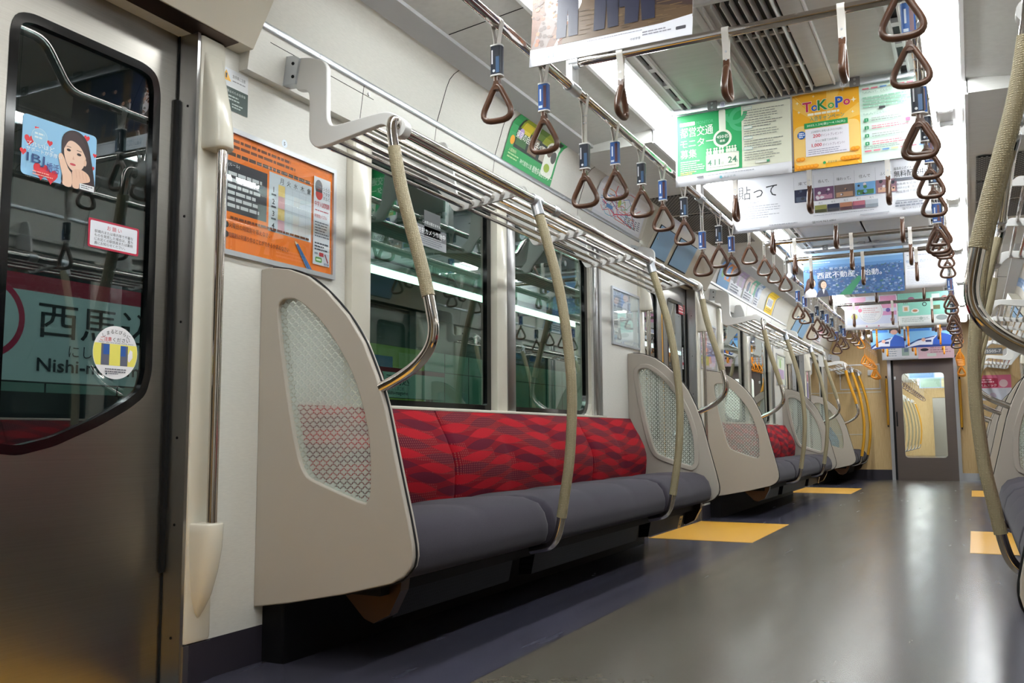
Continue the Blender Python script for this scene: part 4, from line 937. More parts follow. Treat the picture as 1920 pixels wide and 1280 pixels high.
def d_green(p, w, h):
    p.rect(.06, .075, w-.03, h-.012, '22302A')
    for u, v, a, b, c in ((.075, .165, .2, .222, '8C9A22'), (.09, .15, .18, .2, 'D2C23A'), (.07, .09, .17, .15, '3E6A3E'), (.19, .085, .28, .16, '7E6A58'), (.21, .165, .30, .222, '5C7A30'), (.30, .16, .42, .222, '96A03A'), (.31, .085, .44, .15, 'A8A094')): p.rect(u, v, a, b, c)
    p.disc(.10, .145, .022, 'B79AD6').disc(.04, .10, .02, 'E6A22A').rrect(.36, .03, w-.02, .19, .03, 'E6EAE2').disc(.40, .15, .03, '6A5A50').disc(.45, .13, .028, '4A4A46').disc(.41, .07, .03, '9AB04A', ry=.02)
    p.text('東京の自然を学べる', .06, .118, .036, 'F4F6F0', w=.28, bold=.02).text('神代植物公園', .15, .024, .022, 'E8F0E4', w=.12).text('植物多様性センター', .28, .02, .03, 'F4F8F0', w=.21, bold=.015).text('入園無料', .03, .05, .016, 'D8E0B0', w=.07).rows(.03, .045, .14, 2, .014, 'B4D8A0')
def d_map(p, w, h):
    p.rect(.02, .02, w-.02, h-.012, 'EEF1F8'); cs = ['D8406A', '3A78C8', '4AA86A', 'E08A3A', '7A5AB4', '5AB8D8', 'C83A3A', '8A8E9A']
    for i in range(26):
        u, v = random.uniform(.06, w-.35), random.uniform(.04, h-.05); pts = [(u, v)]
        for k in range(4): u += random.uniform(.03, .09); v += random.choice((-.035, 0, 0, .035, .02, -.02)); pts.append((min(u, w-.05), max(.03, min(h-.025, v))))
        p.line(pts, .0035, cs[i % 8]); p.h -= p.step*.8
    p.line([(.10, .09), (.30, .05), (.55, .10), (w-.1, .03)], .006, 'D8305A').line([(.2, .2), (.35, .05), (.6, .03)], .006, 'D83A4A').disc(.33, .12, .022, 'B8C84A').rrect(.16, .065, .25, .085, .006, '4A88C8')
    for i in range(5): p.rows(w-.30+.055*i, .085-.006*(i % 2), w-.255+.055*i, 5, .011, '6A7290', .5)
def d_scene(c1, c2, c3, txt=True):
    def d(p, w, h):
        p.rect(0, h*.42, w*.5, h, c1).rect(w*.5, h*.3, w, h, c2).disc(w*.3, h*.55, .05, c3).disc(w*.72, h*.6, .06, c1)
        if txt: p.rect(w*.08, .02, w*.92, h*.36, 'E4E8F0').rows(w*.12, h*.32, w*.86, 3, .022, '4A5468', .55)
    return d
card(3.385, .50, 'green plant museum card with photos above the first left window', '2E9A58', d_green)
card(4.42, .76, 'railway map card with coloured lines above the far end of the first left bench', 'E4E8F2', d_map)
card(7.05, .36, 'blue and orange card, first above the second left bench', '5A9AD0', d_scene('4A8AD0', 'D8863A', '3E9A5A', False))
card(7.42, .46, 'grey and white card with small type above the second left bench', 'D8DAE4', d_scene('8A8490', '9A86A8', '5A5A60'))
card(7.92, .42, 'pale card with green figures above the second left bench', 'DDE2E8', d_scene('C8B8B4', '4A9A84', '3A4A6A'))
card(8.36, .20, 'narrow white card with blue print above the second left bench', 'E2E6EC', d_scene('C0CCDA', '6A8ABA', '4A6A9A'))
def d_yel(p, w, h): p.rect(.03, .06, w-.08, .15, 'E8E8DC').rows(.05, .14, .06, 1, .06, '5A6AA0'); [p.rect(.06+.055*i, .075, .085+.055*i, .135, '5A74B8') for i in range(4)]; p.rect(.03, .17, w-.05, .185, 'E0B820').rows(.04, .045, w-.06, 2, .018, 'A88A10')
card(8.88, .36, 'bright yellow card above the far half of the second left bench', 'F2CE12', d_yel)
card(12.0, .5, 'pale pink card above the left priority bench', 'E2D6DC', d_scene('D8A0B0', 'E0D0D8', 'C86A84'))
card(9.6, .5, 'pale blue card above the second right bench', 'B4CCE2', d_scene('8AB0D8', '6A94C4', 'D8E4F0'), -1)
card(5.0, .5, 'green card above the nearest right bench', '3E9A5A', d_scene('4AA46A', 'D8E0D0', 'E0B040'), -1)

# ------------------------------------------------------------------ hanging posters across the car
def holder(y, x0, x1, label):
    t = thing('poster_holder', ((x0+x1)/2, y, 2.04), label, 'poster holder', 'ceiling clips that hold the hanging posters')
    MB().box(x0, x1, y-.006, y+.006, 2.018, 2.046, .002).build('bar', M['alu'], t)
    for x in (-.33, .25): c = MB().box(x-.02, x+.02, y-.0095, y-.006, 2.012, 2.055).build('clip', M['clearp'], t); [MB().cyl((x, y-.012, q), (x, y-.009, q), .005, 10).build('rivet', M['alu'], c) for q in (2.042, 2.024)]
    for x in (-.07, .03): MB().box(x-.025, x+.025, y-.012, y, 2.036, 2.056, .003).build('clip', M['clearp'], t)
    return t
def hang(y, x0, x1, z0, z1, label, curl=.0, base='E4E6EE'):
    t = thing('hanging_poster', ((x0+x1)/2, y, z1), label, 'hanging poster')
    def f(u, v, h):
        q = (1-v/(z1-z0)); return Vector((x0+u, y-h-curl*q*q, z0+v))
    b = MB(); b.sheet(lambda a, c: f(a*(x1-x0), c*(z1-z0), 0), 24, 10); 
    o = b.build('paper', ink(base), t, 60); so = o.modifiers.new('thick', 'SOLIDIFY'); so.thickness = .0006; so.offset = 0
    p = Print(f, .0012, 1, [(z1-z0)*i/10 for i in range(1, 10)]); p.step = .0001; return t, o, p, x1-x0, z1-z0
holder(2.33, -.52, .52, 'clip bar of the nearest hanging poster'); holder(3.80, -.52, .52, 'clip bar of the green and orange posters')
holder(4.93, -.52, .5, 'clip bar of the white photo poster'); holder(7.18, -.52, .52, 'clip bar of the blue city poster'); holder(9.48, -.52, .52, 'clip bar of the pink and mint posters'); holder(12.0, -.52, .52, 'clip bar of the twin blue posters'); holder(13.28, -.5, .5, 'clip bar of the poster above the end door')
# nearest: walkers on a forest road
t, o, p, w_, h_ = hang(2.35, -.50, -.015, 1.69, 2.03, 'nearest hanging poster, students walking on an autumn road, white lower edge', .03)
p.rect(0, .055, w_, h_, '5C4834').rect(0, .055, .10, h_, '5E3A26').poly([(.0, .055), (.05, .055), (.17, h_), (.10, h_)], '6A5C58').poly([(.075, .055), (.085, .055), (.13, .15), (.125, .15)], 'E2DCD6').poly([(.36, .12), (w_, .09), (w_, h_), (.42, h_)], '40302E').disc(.10, .19, .06, 'F4EEF4')
random.seed(3)
for i in range(120): u, v = random.uniform(0, .12), random.uniform(.06, .3); p.disc(u, v, random.uniform(.003, .008), random.choice(('7A4426', '4E2E1C', '8E5632', '40281C')), 6); p.h -= p.step*.95
for i in range(70): u, v = random.uniform(.14, .45), random.uniform(.06, .2); p.rect(u, v, u+random.uniform(.02, .05), v+.002, random.choice(('6A563F', '4E3E2C', '74603F'))); p.h -= p.step*.95
for u, s_ in ((.115, 1), (.235, 1.1), (.335, 1.3), (.27, .8)):
    v = .075 if s_ > .9 else .13; q = .034*s_
    p.poly([(u-q, v), (u-q*.1, v), (u, v+.09), (u+q*.15, v), (u+q, v), (u+q*.95, v+.13), (u-q*.95, v+.13)], '20223A').poly([(u-q*1.1, v+.12), (u+q*1.1, v+.12), (u+q*1.0, h_-.01), (u-q*1.0, h_-.01)], '262A46').disc(u-q*1.2, v+.125, .008, 'D8A890', 10).disc(u+q*1.2, v+.13, .008, 'D8A890', 10)
p.poly([(0, 0), (w_, 0), (w_, .062), (w_*.66, .045), (w_*.33, .05), (0, .055)], 'E4E6F0').text('いわて・三陸から', .055, .030, .012, '7AA0B4', w=.085).text('未来につなぐ', .055, .014, .016, '5A7A90', w=.085).line([(.055, .009), (.14, .009)], .0008, '8AA8B8').text('中前学舎', .31, .018, .008, '5A5A64', w=.03).rows(.345, .038, .43, 2, .008, '8A8A98').rrect(.44, .022, .468, .032, .003, '4A4A52').rows(.18, .046, .4, 1, .005, '9A9AA8'); p.done(o)
# green and cream recruiting poster
t, o, p, w_, h_ = hang(3.82, -.502, -.008, 1.695, 2.03, 'green hanging poster recruiting transport monitors, white lower edge', .02)
p.rect(0.008, .05, .29, h_-.012, '1FA35E').rect(.29, .05, w_, h_-.012, 'E2E4D2')
p.ringp(.265, .30, .05, .018, '4AB87E', 24, PI, 2*PI).ringp(.29, .27, .055, .018, '4AB87E', 24, PI*.5, PI*1.5).rrect(.193, .20, .222, h_-.012, .008, 'E6EBDD').disc(.207, .195, .040, 'E6EBDD').disc(.207, .195, .030, '1C7A4C').text('450名', .207, .195, .017, 'F0F4EC', 'C', w=.05, bold=.02).text('募集', .207, .178, .011, 'F0F4EC', 'C', bold=.02)
p.rrect(.02, .273, .088, .29, .004, 'EEF4EA').text('MONITOR', .094, .274, .014, '5CC08C', w=.075)
p.text('都営交通', .022, .222, .045, 'F4F8F0', w=.145, bold=.015).text('モニター', .022, .175, .036, 'F4F8F0', w=.145, bold=.015).text('募集', .022, .125, .040, 'F4F8F0', w=.072, bold=.015).rows(.022, .112, .13, 6, .0095, 'C8EAD4', .5).rows(.022, .064, .10, 2, .008, 'E8C86A', .5)
p.rrect(.135, .056, .277, .128, .006, 'E6E9DC').text('4', .142, .078, .026, '3A7A5C', bold=.015).text('月', .160, .078, .010, '3A7A5C').text('11', .172, .078, .026, '3A7A5C', bold=.015).text('日', .203, .078, .010, '3A7A5C').text('24', .230, .080, .028, '3A7A5C', bold=.015).text('日', .263, .080, .010, '3A7A5C').rrect(.142, .112, .170, .120, .003, 'C8D4E8').rows(.145, .07, .265, 1, .006, '9AA89A')
for u in (.142, .155, .172, .182, .196, .208, .227, .238, .25, .262): p.poly([(u-.005, .128), (u+.005, .128), (u+.006, .142), (u, .148), (u-.006, .142)], 'DCE8DA').disc(u, .152, .0045, 'DCE8DA', 10); p.h -= p.step
p.rows(.30, .30, .47, 8, .0105, '8A8E8A', .3).rows(.30, .21, .45, 3, .0105, '8A8E8A', .3).rows(.30, .165, .47, 4, .0105, '8A8E8A', .3).rows(.30, .115, .47, 4, .0105, '8A8E8A', .3)
for v in (.305, .218, .172, .125): p.rrect(.298, v, .335, v+.012, .002, '9AC4CC').rrect(.2995, v+.0015, .3335, v+.0105, .002, 'E6EAE0')
p.rrect(.345, .06, .405, .071, .002, '9AA0A0').rrect(.346, .061, .393, .070, .002, 'E6E8DC').rect(.393, .061, .404, .070, '3A9A68').rrect(.095, .03, .125, .037, .001, '4A4A54').rows(.13, .037, .37, 1, .007, '8A8E9A').disc(.20, .02, .006, '3A94A4').text('都営交通', .212, .015, .009, '6A7A84', w=.05); p.done(o)
# yellow points poster with a mint column
t, o, p, w_, h_ = hang(3.82, .0, .515, 1.70, 2.03, 'orange and mint hanging poster for a points campaign, beside the green one', .01)
p.rect(.0, .0, .262, h_, 'F0B02C').rect(.262, 0, w_, h_, 'D2E8DE'); cx, cy = .13, .17
for i in range(10): a = 2*PI*i/10+.2; p.poly([(cx, cy)] + [(max(.002, min(.26, cx+.30*math.cos(a+d))), max(.002, min(h_-.002, cy+.30*math.sin(a+d)))) for d in (-.09, .09)], 'F4C45E'); p.h -= p.step*.9
p.rrect(.002, .02, .26, .19, .03, 'F2CC7A')
for u, v, r in ((.02, .29, .008), (.085, .31, .006), (.2, .32, .008), (.24, .27, .012), (.025, .25, .007), (.235, .22, .007), (.15, .325, .006)): p.poly([(u+r*(1 if i % 2 == 0 else .35)*math.cos(i*PI/4), v+r*(1 if i % 2 == 0 else .35)*math.sin(i*PI/4)) for i in range(8)], 'FAF0D8')
for ch, u, v, h, c in (('T', .058, .245, .042, 'C8305C'), ('o', .088, .245, .026, '2C5CB4'), ('K', .12, .245, .044, '2A8A4C'), ('o', .153, .245, .026, '5CA84A'), ('P', .185, .245, .046, '2C5CB4'), ('o', .214, .25, .026, 'C8305C')): p.text(ch, u, v, h*1.06, 'F4F0E8', 'C', bold=.045).text(ch, u, v+.001, h, c, 'C', bold=.025)
p.rows(.06, .238, .215, 1, .012, 'F4EFD8', .8).text('入会キャンペーン', .135, .203, .022, '4A9A8A', 'C', w=.135, bold=.02)
p.rect(.045, .175, .215, .198, '2E9A58').text('2025.1.24(金)～4.15(火)', .13, .180, .012, 'F0F8F0', 'C', w=.15, bold=.015)
p.disc(.033, .150, .017, '2C62B0', 18).rows(.022, .160, .046, 3, .008, 'E0ECF8', .6).rect(.048, .055, .218, .172, 'E8E6F0').text('上記期間中に新規入会された方全員に', .132, .152, .010, '6A7A86', 'C', w=.125).text('200', .078, .132, .015, 'C83048', bold=.02).text('ポイントプレゼント!', .108, .132, .012, '8A6A8A', w=.085).text('さらに抽選で200名様に', .132, .112, .010, '6A7A86', 'C', w=.09).text('1,000', .072, .090, .017, 'C83048', bold=.02).text('ポイントプレゼント!', .115, .091, .012, '8A6A8A', w=.085).rows(.058, .082, .21, 3, .0085, '9A98B0', .35)
for u0, n, v0 in ((.008, 6, .004), (.185, 5, .02), (.012, 2, .038), (.225, 2, .055)):
    for i in range(n): p.disc(u0+.008+.014*i, v0+.008, .0115, 'E08A14', 14, .009).disc(u0+.008+.014*i, v0+.0105, .0085, 'F0A42A', 12, .006)
p.disc(.12, .02, .006, '2A9A5A').text('都営交通', .133, .016, .009, '8A7A4A', w=.035)
for k, v in ((0, .30), (1, .04)):
    for i in range(7): p.rect(.275+.033*i, v, .30+.033*i, v+.006, ('D87A8C', 'D87A8C', '5A88C0', 'C8CC9A')[i % 4])
p.text('ToKoPoって、どんなの?', .275, .282, .010, '6A9A8A', w=.11).rows(.275, .268, .47, 4, .0125, '8ABAA4', .5, .2).rrect(.335, .212, .358, .222, .003, '3A3A40').text('ToKoPoでこんなにとってもお得!', .275, .192, .010, '6A9A8A', w=.16)
for i in range(4): v = .165-.033*i; p.rrect(.278, v, .294, v+.015, .004, '2E8A5C').text(str(i+1), .286, v+.003, .009, 'E8F4EC', 'C').rows(.305, v+.014, .45, 2, .009, ('9AA4A0', 'C87A8A')[i % 2], .45)
p.rrect(.43, .145, .447, .160, .004, 'D8648C').rows(.275, .062, .46, 2, .007, '8A9A94', .4); p.done(o)
# white wide poster with photo tiles
t, o, p, w_, h_ = hang(4.95, -.52, .475, 1.715, 2.035, 'wide white hanging poster with rows of small landscape photos', .01)
p.text('貼って', .035, .185, .075, '2E3038', w=.21).rows(.07, .165, .15, 1, .01, 'A4A8B4').rows(.045, .145, .27, 6, .013, 'B4B8C4', .35).text('・・・・', .08, .165, .006, '8A8E9A')
T5 = [('来て。', '1E2440', '4A5468'), ('呑んで。', '6A4A6A', 'A87A90'), ('味わって。', '6A5C5C', 'B08A70'), ('住んで', '6A9AC8', '4A7A4A'), ('ふくしま', '8A6A78', 'D0A890')]
for i, (s_, c1, c2) in enumerate(T5):
    u = .335+.102*i; p.rect(u-.002, .14, u-.001, .275, 'A8ACB8').text(s_, u+.048, .228, .018, '4A4E58', 'C', w=.055 if i != 2 else .07).rect(u, .135, u+.098, .205, c1).rect(u+.008, .14, u+.09, .165, c2)
    random.seed(i+5)
    for k in range(9): p.disc(u+random.uniform(.01, .088), random.uniform(.145, .198), random.uniform(.004, .01), random.choice((c1, c2, 'D8D4DC', '3A3A44')), 8); p.h -= p.step*.9
for i, (c1, c2) in enumerate((('8A8A4A', '4A4A30'), ('2A3048', '4A4A50'), ('A8745C', '5A4048'), ('B46A78', '6A4A64'), ('B4BCC8', '8A94A0'))): u = .437+.063*i; p.rect(u, .068, u+.06, .108, c1).rect(u, .068, u+.06, .085, c2).text('見て', u+.03, .114, .010, '8A8E98', 'C', w=.022)
p.rect(.03, .012, .15, .02, 'B0B4C0').text('☎024-963-6801', .42, .012, .014, '4A4E58', w=.12).rows(.20, .03, .41, 1, .010, '9A9EAA').rect(.66, .03, .80, .036, 'B4B8C2').text('☎024-521-7124', .86, .035, .013, '4A4E58', w=.11).rows(.43, .055, .75, 1, .008, 'A4A8B4')
p.text('福島県公式イメージポスター', .83, .245, .016, '3A3E48', w=.155).text('無料配布中!', .83, .208, .034, '26282E', w=.155, bold=.015).rect(.83, .190, .985, .203, '6A6E78')
for i, s_ in enumerate(('福島県を応援して', '県内外の企業、商店、団', '施設等様の店舗')): p.text(s_, .835, .165-.02*i, .012, '5A5E68', w=.13-.01*i)
p.rect(.84, .085, .97, .1, 'D2D6E0').rows(.83, .075, .97, 2, .014, '7A7E8A', .5); p.done(o)
# blue city poster and its white companion
t, o, p, w_, h_ = hang(7.2, -.50, .21, 1.665, 2.0, 'blue hanging poster of a city seen from above with two faces', .0, '4A7EC4')
p.rect(0, 0, w_, h_, '3E6296').rect(0, .21, w_, h_, '5E8CC4').rect(0, .235, w_, h_, '74A2D6').rect(0, .27, w_, h_, 'A4CCF0'); random.seed(4)
for i in range(620):
    u, v = random.uniform(.01, w_-.02), random.uniform(.0, .215); s_ = .009*(1.4-v*3); p.rect(u, v, min(w_, u+s_*random.uniform(.8, 2)), v+s_*random.uniform(.6, 1.5), random.choice(('6C86B4', '4A6C9C', '7E96BC', '3E5F8E', '5B7CAA', '46726E', '5A6088', '46648C', '36557F', '9CAECB'))); p.h -= p.step*.97
p.poly([(.25, 0), (.34, 0), (.42, .12), (.40, .14)], '3E8A68').poly([(0, 0), (.1, 0), (.1, .16), (.0, .2)], '5A8AD0').text('街 の 後 の', .19, .197, .02, 'DCE8F8', w=.13).text('西武不動産、始動。', .10, .135, .048, 'F2F6FC', w=.46, bold=.012).rows(.06, .26, .2, 1, .012, 'DCE8F4')
def face(u, v, s_, hair, longh):
    p.disc(u, v+.004*s_, .030*s_, hair, 18, .038*s_)
    if longh: p.poly([(u-.03*s_, v+.005), (u+.02*s_, v), (u+.012*s_, v-.06*s_), (u-.045*s_, v-.06*s_)], hair)
    p.disc(u+.008*s_, v, .021*s_, 'E2BCA6', 18, .028*s_).rect(u+.0*s_, v+.005*s_, u+.006*s_, v+.008*s_, '4A3430').rect(u+.014*s_, v+.006*s_, u+.02*s_, v+.009*s_, '4A3430').rect(u+.006*s_, v-.013*s_, u+.016*s_, v-.010*s_, 'B45A5A')
    p.poly([(u-.05*s_, v-.09*s_), (u+.045*s_, v-.09*s_), (u+.03*s_, v-.045*s_), (u+.012*s_, v-.03*s_), (u-.008*s_, v-.03*s_), (u-.035*s_, v-.05*s_)], 'E6E4EA' if longh else '3E4258')
    if not longh: p.poly([(u-.004*s_, v-.03*s_), (u+.016*s_, v-.03*s_), (u+.006*s_, v-.07*s_)], 'E4E6EC')
face(.052, .10, 1.15, '4A2E2C', True); face(.137, .085, 1.0, '22242E', False); p.done(o)
t, o, p, w_, h_ = hang(7.2, .215, .50, 1.675, 2.0, 'white hanging poster beside the blue city poster')
p.rows(.02, .25, .2, 1, .012, '9AA4C0').text('株式会社 西武不動産', .012, .19, .024, '8A9CC4', w=.2).rows(.02, .17, .24, 2, .014, 'C0C4D0').rows(.015, .13, .25, 9, .012, 'CDD2E0', .35); p.done(o)
# pink round poster and mint food poster
t, o, p, w_, h_ = hang(9.5, -.475, .01, 1.64, 1.97, 'pink and blue hanging poster with a big round badge', 0, 'DCDCE4')
p.rect(.02, .05, w_-.01, h_-.01, 'C9CFE6').rect(.02, .2, .2, h_-.01, 'E0B0CE').rect(.33, .2, w_-.01, h_-.01, 'DC9CC0').rect(.33, .13, w_-.01, .17, 'CF94BE').disc(.09, .13, .03, 'C8C47A').disc(.24, .175, .115, 'DDDDE2', 36).ringp(.24, .175, .105, .004, 'B8BCC8').disc(.145, .19, .018, 'D0708C').rows(.17, .21, .33, 3, .02, 'C8A0A8', .4).rows(.17, .15, .32, 4, .017, 'B0B4C4', .35).disc(.40, .18, .02, '6A5AA0').rrect(.42, .07, .455, .1, .006, 'A05A74').disc(.2, .03, .008, 'C0708A').disc(.31, .03, .008, 'C0708A'); p.done(o)
t, o, p, w_, h_ = hang(9.5, .015, .475, 1.65, 1.97, 'mint hanging poster with pictures of food', 0, 'DCE0E0')
p.rect(.0, .10, w_, h_, '8CCBBB').disc(.12, .26, .03, 'A06A8A', ry=.022).rect(.05, .215, .055, .245, '6A4A58').rect(.065, .215, .07, .245, '6A4A58').rect(.08, .215, .085, .245, '6A4A58').rrect(.04, .14, .10, .2, .01, 'DCE0DC').rect(.055, .15, .085, .185, 'C89A70').disc(.15, .145, .035, 'E2E4E0', ry=.022).disc(.15, .147, .022, 'B87A5A', ry=.012).ringp(.235, .205, .02, .007, '2A2E34').rrect(.3, .245, .37, .30, .006, 'D8E0E0').rect(.31, .15, .37, .19, '6A6A4A').disc(.41, .25, .03, '9A6A64').disc(.2, .07, .016, 'A8B4B0').rows(.03, .08, .3, 3, .016, 'A4ACAA', .4).disc(.38, .07, .05, '8A9696', ry=.025); p.done(o)
# twin blue posters
for x0, x1, l in ((-.47, -.085, 'blue hanging poster with a white train nose, left of the twin pair'), (-.08, .46, 'blue hanging poster with a white train nose, right of the twin pair')):
    t, o, p, w_, h_ = hang(12.02, x0, x1, 1.66, 2.02, l, 0, '3A62B4')
    p.rect(0, .0, w_, h_, '7AB4E4').rect(0, .20, w_*.52, h_, '3C7CD4').rect(w_*.56, .19, w_*.9, h_, '3A2E44').disc(w_*.7, .20, .04, 'C89A90', ry=.03).poly([(0, 0), (w_*.3, .09), (w_*.6, .135), (w_*.95, .145), (w_, .10), (w_, 0)], 'D4D8EC').poly([(0, 0), (w_*.22, .075), (w_*.6, .12), (w_*.62, .132), (w_*.28, .10), (.0, .03)], '2A3A7A').poly([(w_*.55, 0), (w_*.58, .09), (w_*.72, .17), (w_*.85, .15), (w_, .12), (w_, 0)], '2C58B8').rect(w_*.42, .06, w_*.54, .085, '26346A').rows(w_*.12, .255, w_*.48, 1, .035, 'D4E6F8', .7).disc(w_*.38, .09, .022, 'D8A898').poly([(0, 0), (w_, 0), (w_, .02), (w_*.3, .03)], '1E3A84'); p.done(o)
t, o, p, w_, h_ = hang(13.3, -.45, .435, 1.615, 2.02, 'white and pink hanging poster just above the end door')
p.rect(.45, 0, w_, h_, 'E6C4D0').rows(.06, .15, .2, 4, .03, '8A9AA8', .3).rect(.25, .05, .34, .16, '9AB0A8').rect(.28, .10, .33, .15, '6A7A90').disc(.53, .12, .05, '3A3440', ry=.02).rows(.6, .15, .85, 3, .03, 'C08A9A', .4).rect(.56, .03, .67, .07, 'D8E4DC'); p.done(o)
t = thing('number_sticker', (.2, 3.79, 2.03), 'small round sticker numbered 16 on the poster clip bar', 'sticker'); p = Print(facing(3.793, 2.032, .205)); p.disc(0, 0, .014, 'DCE0EA').text('16', 0, -.006, .011, '3A3E48', 'C'); p.done(t, 'disc')
t = thing('number_sticker', (-.29, 3.79, 2.03), 'small round numbered sticker at the left of the poster clip bar', 'sticker'); p = Print(facing(3.793, 2.032, -.285)); p.disc(0, 0, .012, 'DCE0F4').text('18', 0, -.006, .010, '3A3E88', 'C'); p.done(t, 'disc')
# central ceiling vent
t = thing('ceiling_vent', (0, 3.4, 2.05), 'long louvred air vent in the middle of the ceiling before the green poster', 'ceiling vent')
MB().box(-.15, .15, 2.86, 3.78, 2.046, 2.054).build('backing', M['black'], t, 0)
MB().box(-.145, -.092, 2.865, 3.78, 2.034, 2.046).build('closed_louvre', M['ceil'], t, 0)
MB().box(.172, .178, 2.6, 3.78, 2.03, 2.054).build('edge_reflection', M['refl'], t, 0)  # added white strip stands in for a bright reflection along the vent
MB().box(-.17, -.145, 2.86, 3.78, 2.028, 2.054, .003).box(.10, .17, 2.86, 3.78, 2.034, 2.054, .003).box(-.17, .17, 2.84, 2.865, 2.03, 2.054, .003).build('frame', M['ceil'], t)
for i in range(8):
    x = -.125+.0305*i; b = MB(); b.prism([(x-.0035, 2.018), (x-.0005, 2.018), (x+.0035, 2.046), (x+.0005, 2.046)], 'y', 2.865, 3.78); b.build('slat', M['rack'], t, 0)
b = MB(); [b.box(-.145, .10, y-.008, y+.008, 2.036, 2.046) for y in (3.2, 3.52)]; b.build('crosspiece', M['ceil'], t)
# end wall details
t = thing('picture_frame', (-.6, YF, 1.24), 'empty wood panel in a thin metal frame on the end wall', 'wall panel')
O = [(-1.03, 1.235), (-.155-.35, 1.235), (-.155-.35, 1.585), (-1.03, 1.585)]; b = MB(); b.ring(O, inset(O, .016), 'y', YF-.012, YF); b.build('frame', M['alu'], t, 0); MB().box(-1.01, -.52, YF-.004, YF, 1.25, 1.57).build('panel', M['wood'], t, 0)
trim(MB().box(-1.2, -.5, YF-.008, YF, 1.19, 1.202).box(-.75, -.742, YF-.008, YF, .62, 1.1).box(-1.2, -.742, YF-.008, YF, .61, .62), M['cream_gloss'])
t = thing('wall_box', (-.62, YF, 1.45), 'small grey box on the end wall left of the door', 'wall box'); MB().box(-.66, -.59, YF-.04, YF, 1.425, 1.50, .006).build('case', M['rack'], t)
t = thing('car_number_plate', (.9, YF, 1.68), 'grey plate with the car number high on the end wall', 'number plate'); MB().box(.80, 1.0, YF-.004, YF, 1.655, 1.735).build('plate', ink('7A7E84'), t, 0); p = Print(facing(YF-.004, 1.655, .80)); p.text('5505-7', .1, .02, .04, 'E8EAEE', 'C', w=.17, bold=.02); p.done(t)
t = thing('wall_poster', (.87, YF, 1.06), 'pink and white poster low on the right of the end wall', 'poster'); MB().box(.66, 1.08, YF-.004, YF, 1.05, 1.38).build('paper', ink('D8D8E2'), t, 0); p = Print(facing(YF-.004, 1.05, .66)); p.rect(0, .16, .42, .33, 'D8688A').rrect(.03, .17, .27, .29, .02, 'B01C44').rows(.05, .28, .25, 2, .03, 'E8B4C4', .6).text('スムスック', .06, .178, .035, 'F4E4EA', w=.19, bold=.02).rect(.05, .02, .36, .14, 'D0D4E0').disc(.2, .06, .04, 'C8B8CC').disc(.33, .22, .05, 'E8C8D0'); p.done(t)
# yellow door-area flooring
for k, (a, c) in enumerate(((5.39, 6.58), (10.16, 11.22))):
    for s, side in ((1, 'left'), (-1, 'right')):
        x0, x1 = (-1.185, -.566) if s > 0 else (.558, 1.175)
        t = MB().box(x0, x1, a, c, 0, .0015).build('floor_marking', M['yellow'], None, 0); tag(t, 'yellow floor panel at the %s %s door' % (['second', 'last'][k], side), 'floor panel', 'yellow floor panels at the doors')
for s, side in ((1, 'left'), (-1, 'right')):
    x0, x1 = (-1.185, -.566) if s > 0 else (.558, 1.175)
    t = MB().box(x0, x1, .53, 1.70, 0, .0015).build('floor_marking', M['yellow'], None, 0); tag(t, 'yellow floor panel at the nearest %s door, seen only mirrored in the steel' % side, 'floor panel', 'yellow floor panels at the doors')

# ------------------------------------------------------------------ the station outside
struct(MB().box(-9.2, -1.55, -8, 26, -.25, -.02).build('floor_platform', M['pfloor'], smooth=0))
b = MB(); b.use(M['pwall']); b.box(-9.2, -9, -8, 26, 1.15, 2.3); b.use(M['pdark']).box(-9.2, -9, -8, 26, 2.3, 3.6); b.use(M['pwall']); b.use(M['pdark']); b.box(-9.2, -8.97, -8, 26, -.02, 1.15)
for i in range(34): b.box(-9.0, -8.995, -8+i, -7.98+i, 1.15, 2.3)
b.box(-9.0, -8.995, -8, 26, 1.9, 1.915)
struct(b.build('wall_platform', None, smooth=0))
struct(MB().box(-9.2, -1.4, -8, 26, 2.95, 3.1).build('ceiling_platform', M['pdark'], smooth=0))
for i in range(4):
    y0 = 9.4+4.1*i
    t = thing('platform_lamp', (-6.4, y0+2, 2.9), 'white tube lamp of the platform seen through the left windows, %s along' % NTH[i], 'platform light', 'platform tube lamps')
    MB().box(-6.47, -6.33, y0, y0+3.9, 2.80, 2.86).build('tube', M['plamp'], t, 0); MB().box(-6.5, -6.3, y0, y0+4, 2.86, 2.95).build('housing', M['white'], t, 0)
for i in range(3):  # out-of-view lamps added so that the sign's face is lit
    t = thing('platform_lamp', (-2.3, 1.5+4*i, 2.9), 'added fill lamp for the station sign, out of view, %s along' % NTH[i], 'platform light', 'added fill lamps')
    MB().box(-2.36, -2.24, .2+4*i, 2.8+4*i, 2.84, 2.95).build('tube', M['fill_lamp'], t, 0)
